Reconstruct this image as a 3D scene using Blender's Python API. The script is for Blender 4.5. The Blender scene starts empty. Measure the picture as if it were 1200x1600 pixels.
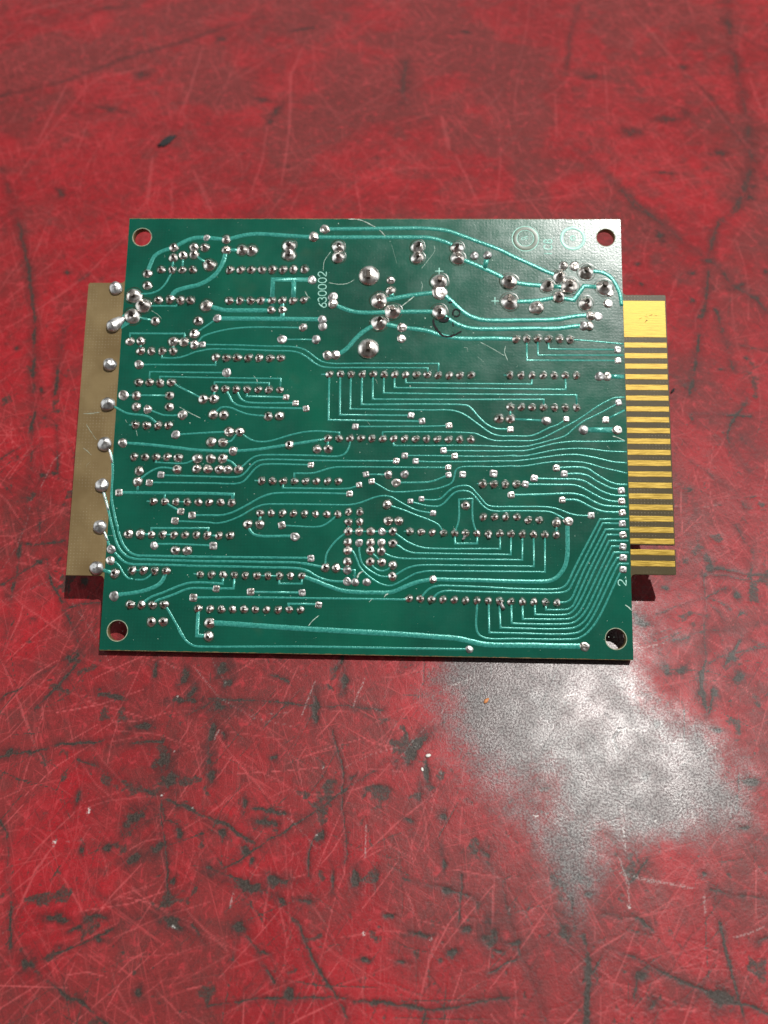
import bpy, bmesh, math, random
import numpy as np
from mathutils import Matrix, Vector

MM = 0.001
random.seed(7)
sc = bpy.context.scene
col = sc.collection

# ------------------------------------------------------------------ camera
cam_d = bpy.data.cameras.new('camera')
cam = bpy.data.objects.new('camera', cam_d)
col.objects.link(cam)
rot = Matrix(((0.99947, -0.01306, 0.02976), (0.0263, 0.86319, -0.50419), (-0.0191, 0.50471, 0.86308)))
cam.matrix_world = Matrix.Translation((9.142*MM, -57.986*MM, 163.824*MM)) @ rot.to_4x4()
cam_d.sensor_fit = 'VERTICAL'
cam_d.sensor_height = 9.8
cam_d.sensor_width = 7.35
cam_d.lens = 9.8*1200/1600
cam_d.clip_start = 0.005
cam_d.clip_end = 50
cam_d.dof.use_dof = True
cam_d.dof.focus_distance = 0.166
cam_d.dof.aperture_fstop = 4.0
sc.camera = cam

# ------------------------------------------------------------------ light
world = bpy.data.worlds.new('World')
sc.world = world
world.use_nodes = True
wb = world.node_tree.nodes['Background']
wb.inputs[0].default_value = (1.0, 0.94, 0.88, 1)
wb.inputs[1].default_value = 0.09

def lamp(name, pos, target, power, shape, sx, sy=None, colr=(1, 1, 1)):
    d = bpy.data.lights.new(name, 'AREA')
    d.shape = shape
    d.size = sx
    if sy: d.size_y = sy
    d.energy = power
    d.color = colr
    o = bpy.data.objects.new(name, d)
    col.objects.link(o)
    o.location = pos
    o.rotation_euler = (Vector(pos)-Vector(target)).to_track_quat('Z', 'Y').to_euler()
    return o
SUN_DIR = Vector((0.305, 0.262, 0.915)).normalized()
KEY = SUN_DIR*2.0 + Vector((0, 0.02, 0))
lamp('key_lamp', KEY, (0, 0.02, 0), 46.0, 'DISK', 0.022, colr=(1.0, 0.97, 0.93))
lamp('left_fill_panel', (-1.5, 0.1, 0.75), (0, 0.05, 0), 10.5, 'RECTANGLE', 1.3, 1.3, (0.95, 0.98, 1.0))  # added fill panel, gives the solder its bright left flanks
lamp('right_fill_panel', (1.5, 0.35, 0.75), (0, 0.05, 0), 9.0, 'RECTANGLE', 1.2, 1.3, (0.97, 0.98, 1.0))  # added fill panel for reflections on the right flanks of the solder
lamp('far_fill_panel', (-0.2, 1.7, 0.9), (0, 0.05, 0), 1.5, 'RECTANGLE', 1.4, 0.9, (0.97, 0.98, 1.0))  # weaker added panel, brightens the far sides of the joints

vs = sc.view_settings
vs.view_transform = 'Standard'
vs.look = 'None'
vs.gamma = 1.0
vs.exposure = 0.0
vs.use_curve_mapping = False
sc.render.engine = 'CYCLES'

# ------------------------------------------------------------------ measured layout, mm
W, H = 118.0, 103.17
TILT = math.radians(21.9)
BOARD_ORG = (-W/2*MM, 0.0, 1.95*math.cos(TILT)*MM)
PADS = {
 'l': '''11.3 95.58 1.09;23.86 97.72 1.08;24.04 94.99 1.08;27.8 94.98 1.34;30.16 94.98 1.39;16.21 95.65 1.14;18.8 95.66 1.08;11.32 92.99 1.08;13.67 93.6 1.08;16.26 93.88 1.14;20.18 91.18 1.49;5.3 88.95 1.08;5.49 85.93 1.08;39.16 96.13 1.54;39.14 93.87 1.54;50.97 95.89 1.53;51.03 93.45 1.58;69.87 95.95 1.6;69.9 93.24 1.6;79.26 95.84 1.52;79.44 93.2 1.72;63.57 84.91 1.06;60.96 82.37 1.97;75.13 87.23 1.91;91.58 87.3 1.9;91.6 82.27 1.95;109.61 89.77 1.85;103.35 88.63 1.55;100.5 86.23 1.6;105.68 86.25 1.99;103.15 83.57 1.44;113.76 85.94 1.94;2.39 83.28 1.85;4.85 80.88 1.85;2.34 78.2 1.92;19.94 80.96 1.43;7.91 77.04 1.07;18.23 77.1 1.12;2.24 71.98 1.02;4.78 72.05 1.02;12.54 71.99 1.17;15.08 71.93 1.17;17.65 71.29 1.11;17.46 73.92 1.17;35.42 79.98 0.96;38.11 80.0 0.96;64.2 79.75 1.91;61.06 76.88 1.86;75.18 79.67 1.8;109.33 81.97 1.69;4.63 58.7 1.06;12.42 58.82 1.0;4.75 56.0 1.05;12.53 56.07 1.0;15.27 43.97 1.04;20.37 58.02 1.1;22.87 58.09 1.1;22.93 54.38 1.1;25.37 54.28 1.1;35.76 54.05 0.99;38.36 54.15 1.04;26.81 50.28 1.14;29.29 50.3 1.04;22.76 47.78 1.14;25.49 47.73 1.09;40.89 47.34 0.99;47.34 46.41 0.98;49.85 46.44 0.98;89.0 53.95 1.02;91.56 53.98 1.02;6.41 40.81 1.04;6.25 38.31 1.09;15.18 41.29 1.04;19.74 43.85 1.14;22.83 43.88 1.09;25.6 43.91 1.09;19.74 41.47 1.04;22.29 41.42 1.04;24.93 41.4 1.04;26.91 41.38 1.03;29.37 41.4 1.03;34.81 28.81 1.02;32.08 28.77 1.02;54.97 27.43 0.97;57.45 27.47 0.92;60.03 27.5 0.96;65.02 27.57 0.91;63.97 29.94 1.01;66.33 29.97 0.96;63.66 33.72 1.02;81.39 33.7 0.96;101.77 30.04 1.0;2.38 17.14 1.07;4.9 26.13 1.03;7.65 26.16 1.08;15.88 22.54 1.02;18.56 22.55 1.07;54.91 24.96 0.96;60.04 24.96 0.96;65.06 24.87 0.96;54.95 23.08 0.96;60.05 23.11 0.96;62.52 23.07 0.96;54.97 20.58 0.96;60.05 20.64 0.96;62.61 20.58 0.96;65.14 19.95 0.96;50.01 19.19 0.96;52.46 19.11 0.96;65.13 17.44 0.95;101.66 27.31 0.81;11.39 6.48 1.01;14.04 6.53 1.01;24.49 6.4 1.15;24.4 3.53 1.1''',
 'd': '''19.13 98.12 0.83;47.59 100.38 1.18;44.98 98.46 1.23;44.89 87.5 1.07;50.01 83.3 1.16;50.05 81.63 1.21;83.38 93.75 1.06;86.46 93.84 1.06;63.6 87.5 1.01;75.15 84.52 1.81;104.32 91.3 1.15;106.89 91.23 1.2;114.96 84.58 0.94;4.77 66.28 1.11;22.72 77.79 1.02;38.3 72.67 1.11;46.35 72.72 1.06;43.16 75.67 1.01;25.57 64.44 1.11;47.64 77.62 1.06;47.76 75.96 1.06;66.42 75.81 1.15;66.33 73.06 1.05;49.09 68.9 1.15;50.97 68.97 1.15;97.89 80.85 1.74;114.53 81.99 1.09;110.37 78.9 1.09;112.1 78.83 1.09;108.84 76.46 1.09;110.07 76.47 1.09;112.13 64.28 1.07;113.84 64.3 1.07;1.55 58.8 1.21;7.48 55.44 1.05;15.74 54.19 1.15;14.41 49.46 1.05;2.12 47.38 1.1;27.94 45.75 1.09;99.81 53.61 1.07;108.21 51.56 1.11;115.82 51.59 1.11;62.56 27.49 0.91;63.79 40.61 0.97;67.51 40.73 0.97;65.64 38.78 1.02;104.37 30.41 1.09;1.15 22.61 1.03;1.16 20.07 1.03;10.94 23.6 0.93;2.56 12.08 1.12;42.92 26.08 1.06;57.49 24.88 0.91;62.51 24.95 0.96;54.94 18.67 0.96;55.0 16.16 0.96;56.8 16.05 0.91;59.38 16.09 0.91;74.18 16.92 0.9;82.27 1.71 0.84;107.44 2.76 1.07''',
 'i': '''8.59 89.97 0.93;11.24 89.92 0.93;13.69 89.93 0.93;16.18 90.0 0.93;25.12 89.98 0.97;27.69 89.99 0.97;30.25 90.0 0.97;32.81 90.01 0.97;35.31 90.07 1.02;37.87 90.08 1.02;40.34 90.17 1.02;42.97 90.18 0.97;8.35 82.32 1.03;11.16 82.52 1.08;13.66 82.27 1.07;16.04 82.28 1.02;4.94 69.63 1.02;7.43 69.59 0.96;10.01 69.61 0.96;12.6 69.63 0.96;25.36 82.25 0.97;27.85 82.26 0.97;30.4 82.27 0.97;32.87 82.28 0.97;35.48 82.3 0.97;37.95 82.31 0.96;40.48 82.32 0.96;43.07 82.47 0.86;22.79 68.19 0.96;25.32 68.08 0.96;27.83 68.17 1.01;30.48 68.11 0.96;33.02 68.13 0.96;35.58 68.07 0.95;38.09 68.17 0.9;49.67 64.29 0.85;52.21 64.31 0.85;54.7 64.28 0.85;57.32 64.3 0.85;59.85 64.38 0.84;62.41 64.29 0.84;64.89 64.31 0.84;67.37 64.26 0.84;69.92 64.33 0.84;72.44 64.35 0.84;74.97 64.24 0.84;77.51 64.16 0.84;79.98 64.23 0.84;82.57 64.3 0.84;91.56 64.37 0.84;93.05 73.11 0.94;95.52 73.18 0.94;98.05 73.27 0.94;100.56 73.16 0.94;103.15 73.18 0.94;105.57 73.06 0.94;94.14 64.34 0.84;96.66 64.31 0.83;99.22 64.38 0.83;101.74 64.35 0.83;104.31 64.37 0.83;106.83 64.39 0.83;4.97 61.94 0.96;7.5 61.96 0.96;9.97 61.85 1.01;12.61 62.0 1.01;4.83 51.73 0.95;7.47 51.6 1.0;10.17 51.63 0.95;12.59 51.66 0.95;5.03 44.13 0.9;7.57 44.09 0.89;10.18 44.12 0.89;12.73 44.14 0.94;22.91 60.67 0.9;25.42 60.56 0.9;27.98 60.5 0.9;30.53 60.47 0.9;33.14 60.42 0.85;35.63 60.44 0.9;38.2 60.41 0.8;49.73 48.95 0.89;52.31 48.97 0.84;54.82 49.0 0.84;57.35 49.03 0.83;59.85 49.0 0.83;62.38 48.95 0.83;64.88 48.98 0.83;67.37 49.01 0.83;69.89 48.98 0.83;72.41 49.01 0.83;74.9 48.96 0.83;77.46 48.94 0.83;79.98 48.96 0.83;82.53 48.99 0.83;91.63 56.68 0.88;94.14 56.71 0.83;96.58 56.73 0.83;99.14 56.75 0.83;101.75 56.7 0.83;104.18 56.72 0.83;106.73 56.75 0.83;10.19 33.77 0.89;12.78 33.75 0.89;15.37 33.71 0.88;17.94 33.74 0.88;20.53 33.7 0.88;22.98 33.68 0.88;25.63 33.72 0.88;28.13 33.7 0.93;34.82 38.83 0.88;37.34 38.81 0.88;39.79 38.79 0.88;42.36 38.82 0.83;44.93 38.85 0.83;47.37 38.88 0.83;34.83 31.33 0.88;37.34 31.36 0.83;39.89 31.4 0.88;42.38 31.36 0.83;44.93 31.32 0.83;47.43 31.3 0.78;49.94 38.91 0.83;52.43 38.94 0.83;50.03 31.29 0.82;52.5 31.32 0.82;54.91 31.89 0.82;57.45 31.92 0.82;54.97 29.57 0.87;57.5 29.61 0.87;68.86 27.63 0.82;71.41 27.54 0.82;85.24 38.7 0.92;87.77 38.68 0.87;90.35 38.66 0.87;92.88 38.74 0.87;85.35 31.13 0.81;87.91 31.16 0.81;90.43 31.19 0.81;92.94 31.23 0.81;95.44 30.53 0.81;97.9 30.59 0.81;10.18 26.1 0.88;12.74 26.14 0.93;15.31 26.1 0.88;17.88 26.14 0.88;20.44 26.17 0.88;22.93 26.14 0.93;6.35 17.92 0.97;8.86 17.96 0.97;11.46 17.93 0.92;14.04 17.92 0.92;6.4 10.24 0.97;8.94 10.23 0.92;11.45 10.23 0.92;14.05 10.37 0.96;25.61 26.05 0.88;28.16 26.16 0.92;21.83 17.25 0.82;24.35 17.24 0.87;27.01 17.21 0.87;29.55 17.2 0.82;32.03 17.16 0.82;34.69 17.13 0.87;37.17 17.17 0.82;39.74 17.16 0.87;42.22 17.2 0.82;44.79 17.24 0.82;21.75 9.62 0.87;24.4 9.54 0.86;26.97 9.54 0.86;29.49 9.56 0.82;32.08 9.6 0.86;34.59 9.59 0.81;37.11 9.59 0.81;39.74 9.63 0.86;42.22 9.72 0.81;44.75 9.69 0.81;68.88 12.59 0.81;73.9 27.46 0.79;76.45 27.37 0.79;78.94 27.36 0.79;81.4 27.39 0.81;83.96 27.36 0.79;86.47 27.34 0.79;89.05 27.38 0.81;91.55 27.34 0.81;94.12 27.33 0.81;96.6 27.32 0.81;71.37 12.56 0.85;73.86 12.44 0.85;76.39 12.48 0.8;78.95 12.45 0.8;81.43 12.37 0.8;83.95 12.37 0.8;86.45 12.34 0.8;88.97 12.31 0.85;91.45 12.26 0.8;93.99 12.23 0.8;96.5 12.27 0.8;99.12 27.28 0.81;99.08 12.19 0.8;101.59 12.16 0.8''',
 'B': '''58.44 88.63 2.46;58.61 70.53 2.45''',
 'm': '''-1.98 85.14 1.65;-2.07 66.17 1.62;-1.97 75.71 1.69;-1.9 56.53 1.71;-1.98 47.01 1.7;-1.91 37.34 1.64;-1.72 27.7 1.62;-1.77 18.33 1.63''',
 'v': '''19.55 71.31 0.71;116.45 70.73 0.78;116.45 68.11 0.73;39.76 58.63 0.7;42.03 57.24 0.7;44.5 55.99 0.74;71.37 53.28 0.74;68.8 54.57 0.74;56.03 51.79 0.74;77.57 52.25 0.73;91.59 51.52 0.73;104.33 54.03 0.68;116.35 58.05 0.73;113.29 53.94 0.77;2.04 35.7 0.84;11.54 39.95 0.79;8.94 38.09 0.79;16.6 31.51 0.78;19.22 30.68 0.83;15.37 29.35 0.83;46.03 42.64 0.69;39.87 28.64 0.83;65.57 43.81 0.73;55.08 36.06 0.73;57.2 38.14 0.68;58.73 40.63 0.68;60.05 39.04 0.68;67.5 45.08 0.73;70.0 43.84 0.68;68.9 34.52 0.63;71.43 35.09 0.63;74.06 31.85 0.67;77.45 42.43 0.68;77.51 40.73 0.68;78.87 45.08 0.73;76.33 46.4 0.73;80.7 40.86 0.77;87.71 41.14 0.87;91.66 36.28 0.77;109.52 31.84 0.76;101.9 42.59 0.77;103.68 41.26 0.77;96.88 40.14 0.82;94.87 38.77 0.77;103.14 35.25 0.72;116.39 37.56 0.76;116.4 35.13 0.76;116.45 32.51 0.76;116.42 30.05 0.76;116.47 27.52 0.78;20.54 12.04 0.87;24.46 23.75 0.87;46.7 21.23 0.77;25.62 14.08 0.77;33.4 13.53 0.82;44.98 13.51 0.77;48.75 10.84 0.74;116.4 24.89 0.75;116.38 22.38 0.8;116.3 19.77 0.75''',
}
TRACES = '''0.97 5.28 89.22 5.87 91.26 6.77 93.44 8.51 94.67 11.3 95.58
1.01 11.3 95.58 13.55 97.01 16.08 98.06 19.13 98.12 23.86 97.64
0.97 23.86 97.64 27.94 98.75 30.5 99.11 33.86 99.06 38.24 98.77 44.93 98.38 51.09 98.34 58.76 98.36 68.95 98.39 72.01 98.34 74.55 97.86 77.1 96.97 78.87 96.11
0.87 24.04 94.99 27.8 95.0
1.06 24.04 94.86 23.36 91.87 21.96 89.15 20.24 87.53 17.75 86.17 14.46 85.35 12.21 84.4 11.27 82.92
0.53 11.32 92.99 11.24 89.92
0.48 13.67 93.6 13.69 89.93
0.53 16.26 93.88 20.18 91.18
0.63 16.21 95.65 16.26 93.88
0.48 11.25 89.79 10.81 88.57 9.78 86.41 8.33 84.79 6.58 84.03 2.49 83.68
0.43 4.87 80.7 7.29 80.82 12.67 80.79 13.67 82.13
1.06 44.88 87.55 35.58 87.6 35.57 79.98
1.06 40.58 87.62 40.61 82.32
0.97 32.87 82.28 35.48 82.3
0.34 25.36 82.25 27.85 82.26 30.4 82.27
1.01 37.95 82.31 38.11 80.0 38.19 77.88
1.06 20.58 80.78 22.39 80.31 24.2 79.87 26.74 79.8 35.43 79.85
1.06 22.72 77.74 34.45 77.73 47.08 77.67 47.64 77.62
0.72 47.64 77.62 47.76 75.96
0.72 50.01 83.3 50.05 81.63
0.97 47.59 100.43 58.71 100.54 70.2 100.7 74.03 100.49 77.08 100.04 80.39 98.82 84.19 97.34 89.24 95.33 92.5 93.59 95.76 92.05 99.25 90.32 102.73 88.81
1.01 79.52 93.2 81.67 92.34 85.7 90.48 89.21 88.76 91.58 87.3
1.16 86.46 93.84 85.75 90.48
0.97 63.57 84.91 64.23 82.92
1.06 60.96 82.37 64.85 83.06 69.12 83.88 75.15 84.57
1.06 75.15 84.52 76.66 83.52 78.68 81.67 79.18 81.15 81.68 79.05 84.18 78.02 86.17 77.69 98.1 77.84 99.59 77.85 103.31 78.13 106.04 78.67 109.26 79.0 110.37 78.9
1.01 50.05 81.58 51.79 80.74 53.83 79.95 56.11 79.49 58.63 79.4 64.2 79.61 72.68 79.74 75.18 79.67
1.06 75.18 79.67 77.44 77.85 79.7 76.55 81.69 75.85 84.18 75.58 98.07 75.75 99.56 75.7 103.27 75.83 106.0 76.26 108.84 76.54
1.01 50.97 68.97 52.33 69.58 53.8 70.76 55.26 72.6 56.73 74.18 58.7 75.63 61.06 76.88
1.01 61.06 76.88 63.95 76.32 66.42 75.81 69.72 75.44 72.72 74.93 74.47 74.29 77.47 73.53 80.2 73.21 83.18 73.17 88.15 73.26 93.05 73.11
1.06 91.58 87.3 95.45 86.66 100.5 86.23
1.01 91.6 82.27 97.91 82.56 100.9 83.11 103.15 83.57
0.97 100.5 86.23 105.67 85.91
0.97 103.35 88.63 105.68 86.25
1.01 103.15 83.57 105.13 83.0 106.61 82.79 109.04 86.27 113.76 85.94
0.92 109.61 89.83 111.74 89.92 113.72 89.52 115.43 88.34 116.62 86.35 117.43 83.98 117.68 81.35
0.53 3.37 78.07 7.91 77.04
0.43 2.24 71.98 2.11 73.96 15.09 73.96 15.16 71.93
0.53 4.78 72.05 4.94 69.63
0.58 12.54 71.99 12.62 69.63
0.39 15.08 71.93 17.65 71.29
0.41 10.01 69.61 10.06 67.96 13.65 67.99 15.65 68.53 17.87 69.46 19.12 69.73 21.13 70.14 23.65 70.21 29.71 70.12 36.01 69.9 41.05 69.76 42.82 69.25 44.35 68.35 45.89 67.32 44.35 68.35 46.15 66.93 47.67 66.17 49.18 65.92 57.9 65.93 72.55 65.97 72.52 64.3
0.43 17.65 71.29 18.73 72.35 19.45 73.28 21.93 74.27 25.69 75.16 28.97 75.53 32.0 75.65 43.16 75.61
0.43 17.46 73.92 19.1 75.12 21.79 77.12 22.72 77.79
0.39 38.3 72.67 46.35 72.72
0.39 19.55 71.31 27.14 71.23 34.71 71.02 39.75 70.97 42.27 70.68 43.79 70.17 45.59 68.88 44.3 69.91 46.1 68.49 47.63 67.46 49.4 66.96 57.88 66.97 68.33 67.02 75.07 67.07 74.99 64.32
0.43 22.79 68.19 22.88 66.31 14.26 66.3 4.77 66.28
0.41 7.5 61.96 7.41 64.55 17.39 64.45 25.57 64.44
0.41 9.97 61.85 9.88 63.4 17.45 63.26 27.51 63.18 38.33 63.12 38.25 60.41
0.39 47.73 64.23 49.67 64.24
0.97 113.84 64.3 117.74 64.23
0.43 95.52 73.18 95.52 68.0 116.38 68.11
0.43 98.05 73.27 98.07 69.26 117.76 69.4
0.43 100.56 73.16 100.53 70.78 116.45 70.73
0.41 105.57 73.06 107.41 73.0 111.84 72.66 117.84 72.11
0.34 90.08 64.36 91.56 64.37
0.43 1.55 58.8 12.42 58.82
0.43 7.48 55.44 9.4 54.76 10.94 54.19 12.7 54.03 15.75 54.11
0.48 12.61 62.0 20.37 58.02
0.53 -1.9 56.53 0.04 55.78 2.39 54.57 4.42 54.2 6.44 54.05 7.97 53.6 9.02 52.84 10.17 51.63
0.39 3.33 51.64 4.84 51.65
0.48 14.41 49.46 22.65 50.06 26.81 50.28
0.7 2.12 47.38 7.88 47.04 15.39 46.31 18.39 45.97 21.62 45.8 27.94 45.75 33.23 46.13 37.65 46.81 40.89 47.34 47.94 48.55 46.47 48.28 49.73 48.95
0.58 -1.7 46.63 -0.87 45.51 -0.28 44.13 0.11 42.12 0.3 39.36 0.3 36.87 0.49 34.14 1.08 31.67 1.75 29.22 2.51 27.02 2.37 27.27 3.14 25.08 4.25 23.14 5.55 21.95 7.05 21.36 9.5 21.28 24.1 21.25 34.27 21.28 46.7 21.3
0.58 -1.9 37.09 -1.55 35.73 -0.78 33.63 -0.15 31.66 0.5 29.45 1.28 27.01 2.21 24.33 3.32 22.4 4.87 21.09 6.62 20.56 9.55 20.43 24.15 20.22 27.06 20.28 36.73 20.24 43.49 20.22 45.18 20.0 46.87 19.67 44.45 20.23 46.87 19.79 50.01 19.19
0.58 -1.45 27.46 -0.49 26.0 0.09 24.79 1.15 22.61 2.14 21.78 3.45 20.46 4.73 19.64 6.46 19.3 9.62 19.3 16.92 19.22 19.84 19.14 27.11 19.13 36.78 19.04 42.8 19.01 44.74 18.8 46.44 18.11 44.49 18.91 45.95 18.46 48.15 17.18 50.09 16.49 51.77 16.21 55.0 16.16
0.43 1.16 20.07 2.28 19.72 3.32 18.77 4.41 17.1 5.45 16.15 6.63 15.93
0.41 7.05 15.86 7.9 15.83 9.11 15.92 10.04 16.46 11.46 17.93
0.87 -1.27 18.09 2.38 17.14
0.43 22.91 60.67 22.84 62.16 35.62 62.06 35.68 60.44
0.58 22.91 60.67 22.87 58.09
0.48 30.53 60.47 30.51 58.75 39.76 58.68
0.48 27.98 60.5 28.42 59.56 29.11 58.28 30.26 57.52 31.77 57.28 42.02 57.29
0.48 25.42 60.56 26.32 59.15 27.14 57.62 28.05 56.86 29.57 56.36 32.82 56.14 44.5 55.99
0.43 22.93 54.38 23.75 55.28 24.59 56.01 25.83 56.2 27.34 55.88 29.13 55.08 30.89 54.53 32.89 54.27 35.76 54.12
0.43 29.29 50.3 30.63 49.25 32.15 48.38 33.65 48.02 35.38 48.04 37.58 48.52 40.51 49.48 42.96 50.14 45.42 50.54 43.45 50.35 45.91 50.57 47.88 50.64 52.37 50.36 52.31 48.97
0.43 25.49 47.73 27.45 48.16 28.27 49.35 29.09 50.25
0.48 25.6 43.91 27.69 43.18 28.72 42.2 29.37 41.4
0.43 29.37 41.4 30.32 42.21 31.62 43.48 32.81 44.37 34.28 44.81 36.24 44.93 48.05 44.84 49.77 44.73 52.47 44.84 53.68 45.35 54.39 46.24 54.85 47.74 54.82 49.0
0.43 11.55 39.87 23.17 39.69 28.59 39.63 29.81 39.84 31.0 40.72 32.17 42.23 33.35 43.25 34.81 43.72 48.09 43.72 65.57 43.81
0.43 8.93 38.14 23.25 38.14 29.15 38.14 30.6 38.61 31.78 39.86 33.18 41.62 34.37 42.51 35.84 42.73 46.03 42.69
0.39 10.18 43.99 10.13 42.86 15.6 42.67 17.32 42.82 18.77 43.46 19.74 43.9
0.48 6.24 38.44 8.31 40.21 9.74 41.1 11.44 41.67 15.18 41.34
0.53 6.25 38.31 6.36 35.82
0.7 2.04 35.7 23.37 35.74 28.41 35.61 28.24 33.88
0.53 12.66 35.78 12.78 33.75
0.34 8.59 33.75 10.19 33.77
0.34 15.37 33.71 17.94 33.74
0.48 12.78 33.75 13.68 33.07 16.6 31.51
0.48 19.22 30.68 23.62 30.74 25.82 30.77 27.99 31.29 30.15 32.3 32.53 33.68 34.68 34.94 36.61 35.71 38.55 36.03 48.31 36.15 55.08 36.06
0.41 15.37 29.28 23.71 29.03 24.2 28.91 26.39 29.11 28.55 29.83 30.7 30.84 32.84 32.21 34.76 33.1 36.21 33.41 38.65 33.49 48.39 33.52 54.94 33.56 56.64 33.8 58.08 34.26 59.76 34.94 61.45 35.53 63.14 35.72 64.6 35.45 66.31 34.49 68.26 33.41 70.44 32.46 74.06 31.85
0.39 63.66 33.67 68.28 32.19 68.76 31.95 71.91 30.78 74.08 29.95 75.16 29.36 75.77 28.64 76.45 27.37
0.34 33.17 38.88 34.82 38.83
0.43 42.36 38.82 42.3 40.68 45.73 40.72 47.19 40.91 43.77 40.68 46.46 40.78 48.16 41.22 50.1 41.89 51.8 42.21 53.51 42.28 73.01 42.38 77.45 42.43
0.43 39.79 38.79 39.73 37.23 48.28 37.21 53.15 37.22 55.1 37.37 57.2 38.06
0.68 34.83 31.33 34.81 28.81
0.68 32.08 28.77 32.68 27.32 33.57 26.48 35.04 26.14 41.83 26.23 42.92 26.13
0.43 39.87 28.64 43.69 28.45 46.6 28.32 44.18 28.4 47.33 28.37 49.02 28.64 50.68 29.64 52.5 31.32
0.39 54.97 27.43 65.02 27.57
0.34 54.97 29.57 54.97 27.43
0.34 57.5 29.61 57.45 27.47
0.43 58.73 40.63 63.79 40.61
0.39 60.05 39.04 62.38 37.76 63.61 37.03 64.83 36.68 66.76 36.65 68.7 36.78 72.33 37.14 74.98 37.54 76.91 38.18 78.12 38.81 78.72 39.8 78.96 41.16 79.32 42.03 80.28 42.54 88.03 42.75 92.86 42.98 91.9 42.8 95.03 43.01 97.93 43.54 101.07 43.97 106.37 44.08 108.77 43.81 112.35 42.79 117.82 41.57
0.48 65.64 38.78 73.04 39.04 74.73 39.51 77.51 40.73
0.39 67.5 45.08 72.98 45.14 78.87 45.08 89.25 45.17 92.88 45.46 91.91 45.2 94.82 45.31 97.96 45.97 101.6 46.75 105.22 47.11 108.84 47.15 113.64 46.63 117.84 46.51
0.39 70.0 43.84 73.0 43.7 83.19 43.89 90.45 44.09 91.91 44.11 95.05 44.39 99.16 45.04 102.78 45.57 106.4 45.76 110.0 45.23 114.78 44.17 117.77 43.96
0.39 76.33 46.35 85.62 46.38 92.89 46.46 91.92 46.45 95.07 46.56 97.98 47.33 101.62 48.29 105.25 48.78 108.87 48.82 117.55 48.99
0.39 64.88 48.98 64.9 47.4 72.96 47.49 83.19 47.62 89.75 47.42 91.93 47.44 95.08 47.55 97.99 48.25 101.64 49.29 104.07 50.14 105.3 51.15 106.53 52.29 108.0 53.44 110.21 54.59 112.66 55.87 116.35 57.97
0.39 62.38 48.95 62.35 50.59 72.93 50.7 81.97 50.61 83.68 50.43 85.62 49.57 87.08 49.04 88.54 48.8 91.94 48.84 96.79 48.94 99.22 49.72 101.66 50.99 104.1 52.27 106.55 53.67 109.01 55.33 111.48 57.12 113.94 58.53 115.66 59.23 117.72 59.32
0.48 49.68 64.19 49.73 53.29 71.37 53.2
0.48 52.22 64.21 52.34 54.54 68.8 54.57
0.43 54.71 64.23 54.7 55.96 72.89 55.87 77.55 55.92 79.51 55.56 81.23 54.81 83.19 53.44 85.63 51.58 87.33 50.47 89.03 49.98 91.95 49.94 96.32 50.06 97.78 50.58 100.46 51.98 102.42 52.75 104.33 54.03
0.46 57.32 64.25 57.3 57.05 72.88 57.27 80.49 57.21 81.96 56.97 82.94 56.09 84.17 54.59 85.63 53.09 87.09 52.1 88.55 51.61 91.59 51.54
0.43 59.85 64.27 59.84 58.35 72.87 58.41 99.29 58.65 99.19 56.68
0.43 62.41 64.29 62.36 59.85 72.85 59.77 106.79 59.78 106.73 56.75
0.43 64.89 64.31 64.86 61.15 72.84 61.15 104.38 61.06 104.31 64.43
0.43 67.37 64.26 67.52 62.38 72.83 62.32 96.59 62.27 96.66 64.24
0.41 56.03 51.79 72.92 52.03 77.57 52.23
0.53 49.73 48.95 49.85 46.44
0.43 91.63 56.68 91.56 53.98
0.53 91.56 53.95 99.81 53.63
0.48 113.29 53.94 117.64 56.29
1.21 108.21 51.56 115.82 51.59
0.34 83.92 38.76 85.24 38.7
0.43 68.9 34.47 71.88 33.7 74.05 33.44 75.49 33.55 76.69 34.38 77.89 35.74 79.09 36.73 80.78 37.12 82.23 36.89 83.19 36.17 84.4 34.72 85.6 33.39 86.79 32.73 87.99 32.52 91.82 32.62 97.8 32.63 100.43 32.49 101.61 32.02 104.37 30.41
0.43 71.43 35.04 72.35 34.93 74.28 34.91 75.72 35.22 76.92 36.34 78.13 37.46 79.57 38.09 81.26 38.28 82.47 38.0 83.67 36.79 85.12 35.09 86.08 34.01 87.28 33.61 91.83 33.59 99.01 33.64 100.92 33.47 102.58 33.01 104.71 32.19 106.61 31.8 109.51 31.79
0.39 78.94 27.36 79.84 30.28 79.89 35.15 82.95 35.31 82.95 31.29 83.19 29.59 83.96 27.36
0.43 101.77 30.04 101.66 27.31
0.92 104.3 30.12 104.19 29.16 104.16 25.07 104.03 22.68 103.56 20.53 102.59 18.85 101.39 17.65 99.97 17.04 98.32 16.84 91.71 16.79 85.57 16.88 78.46 16.93 74.18 16.92 71.33 16.47 70.86 16.34 68.49 15.47 66.13 14.37 64.71 13.94 61.38 13.82 56.61 13.86 53.74 14.17 50.85 15.07 48.18 16.1 45.76 16.9 44.79 17.24
0.53 101.9 42.67 107.31 42.8 108.98 42.5 110.64 41.41 112.52 40.21 114.18 39.37 115.84 38.97 117.75 38.97
0.53 103.68 41.26 107.28 41.3 109.18 40.78 110.84 39.7 112.73 38.74 114.38 38.03 116.4 37.81
0.53 96.88 40.14 101.5 40.03 106.29 40.01 108.2 39.62 110.09 38.46 112.45 37.15 114.82 36.45 117.67 36.41
0.53 94.87 38.72 101.48 38.73 106.03 38.66 107.69 38.07 110.05 36.75 112.41 35.56 114.3 35.1 116.4 35.06
0.53 91.66 36.28 99.05 36.49 103.36 36.74 106.23 36.66 108.13 36.12 110.02 35.05 111.9 34.22 114.27 33.94 117.6 33.88
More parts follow.
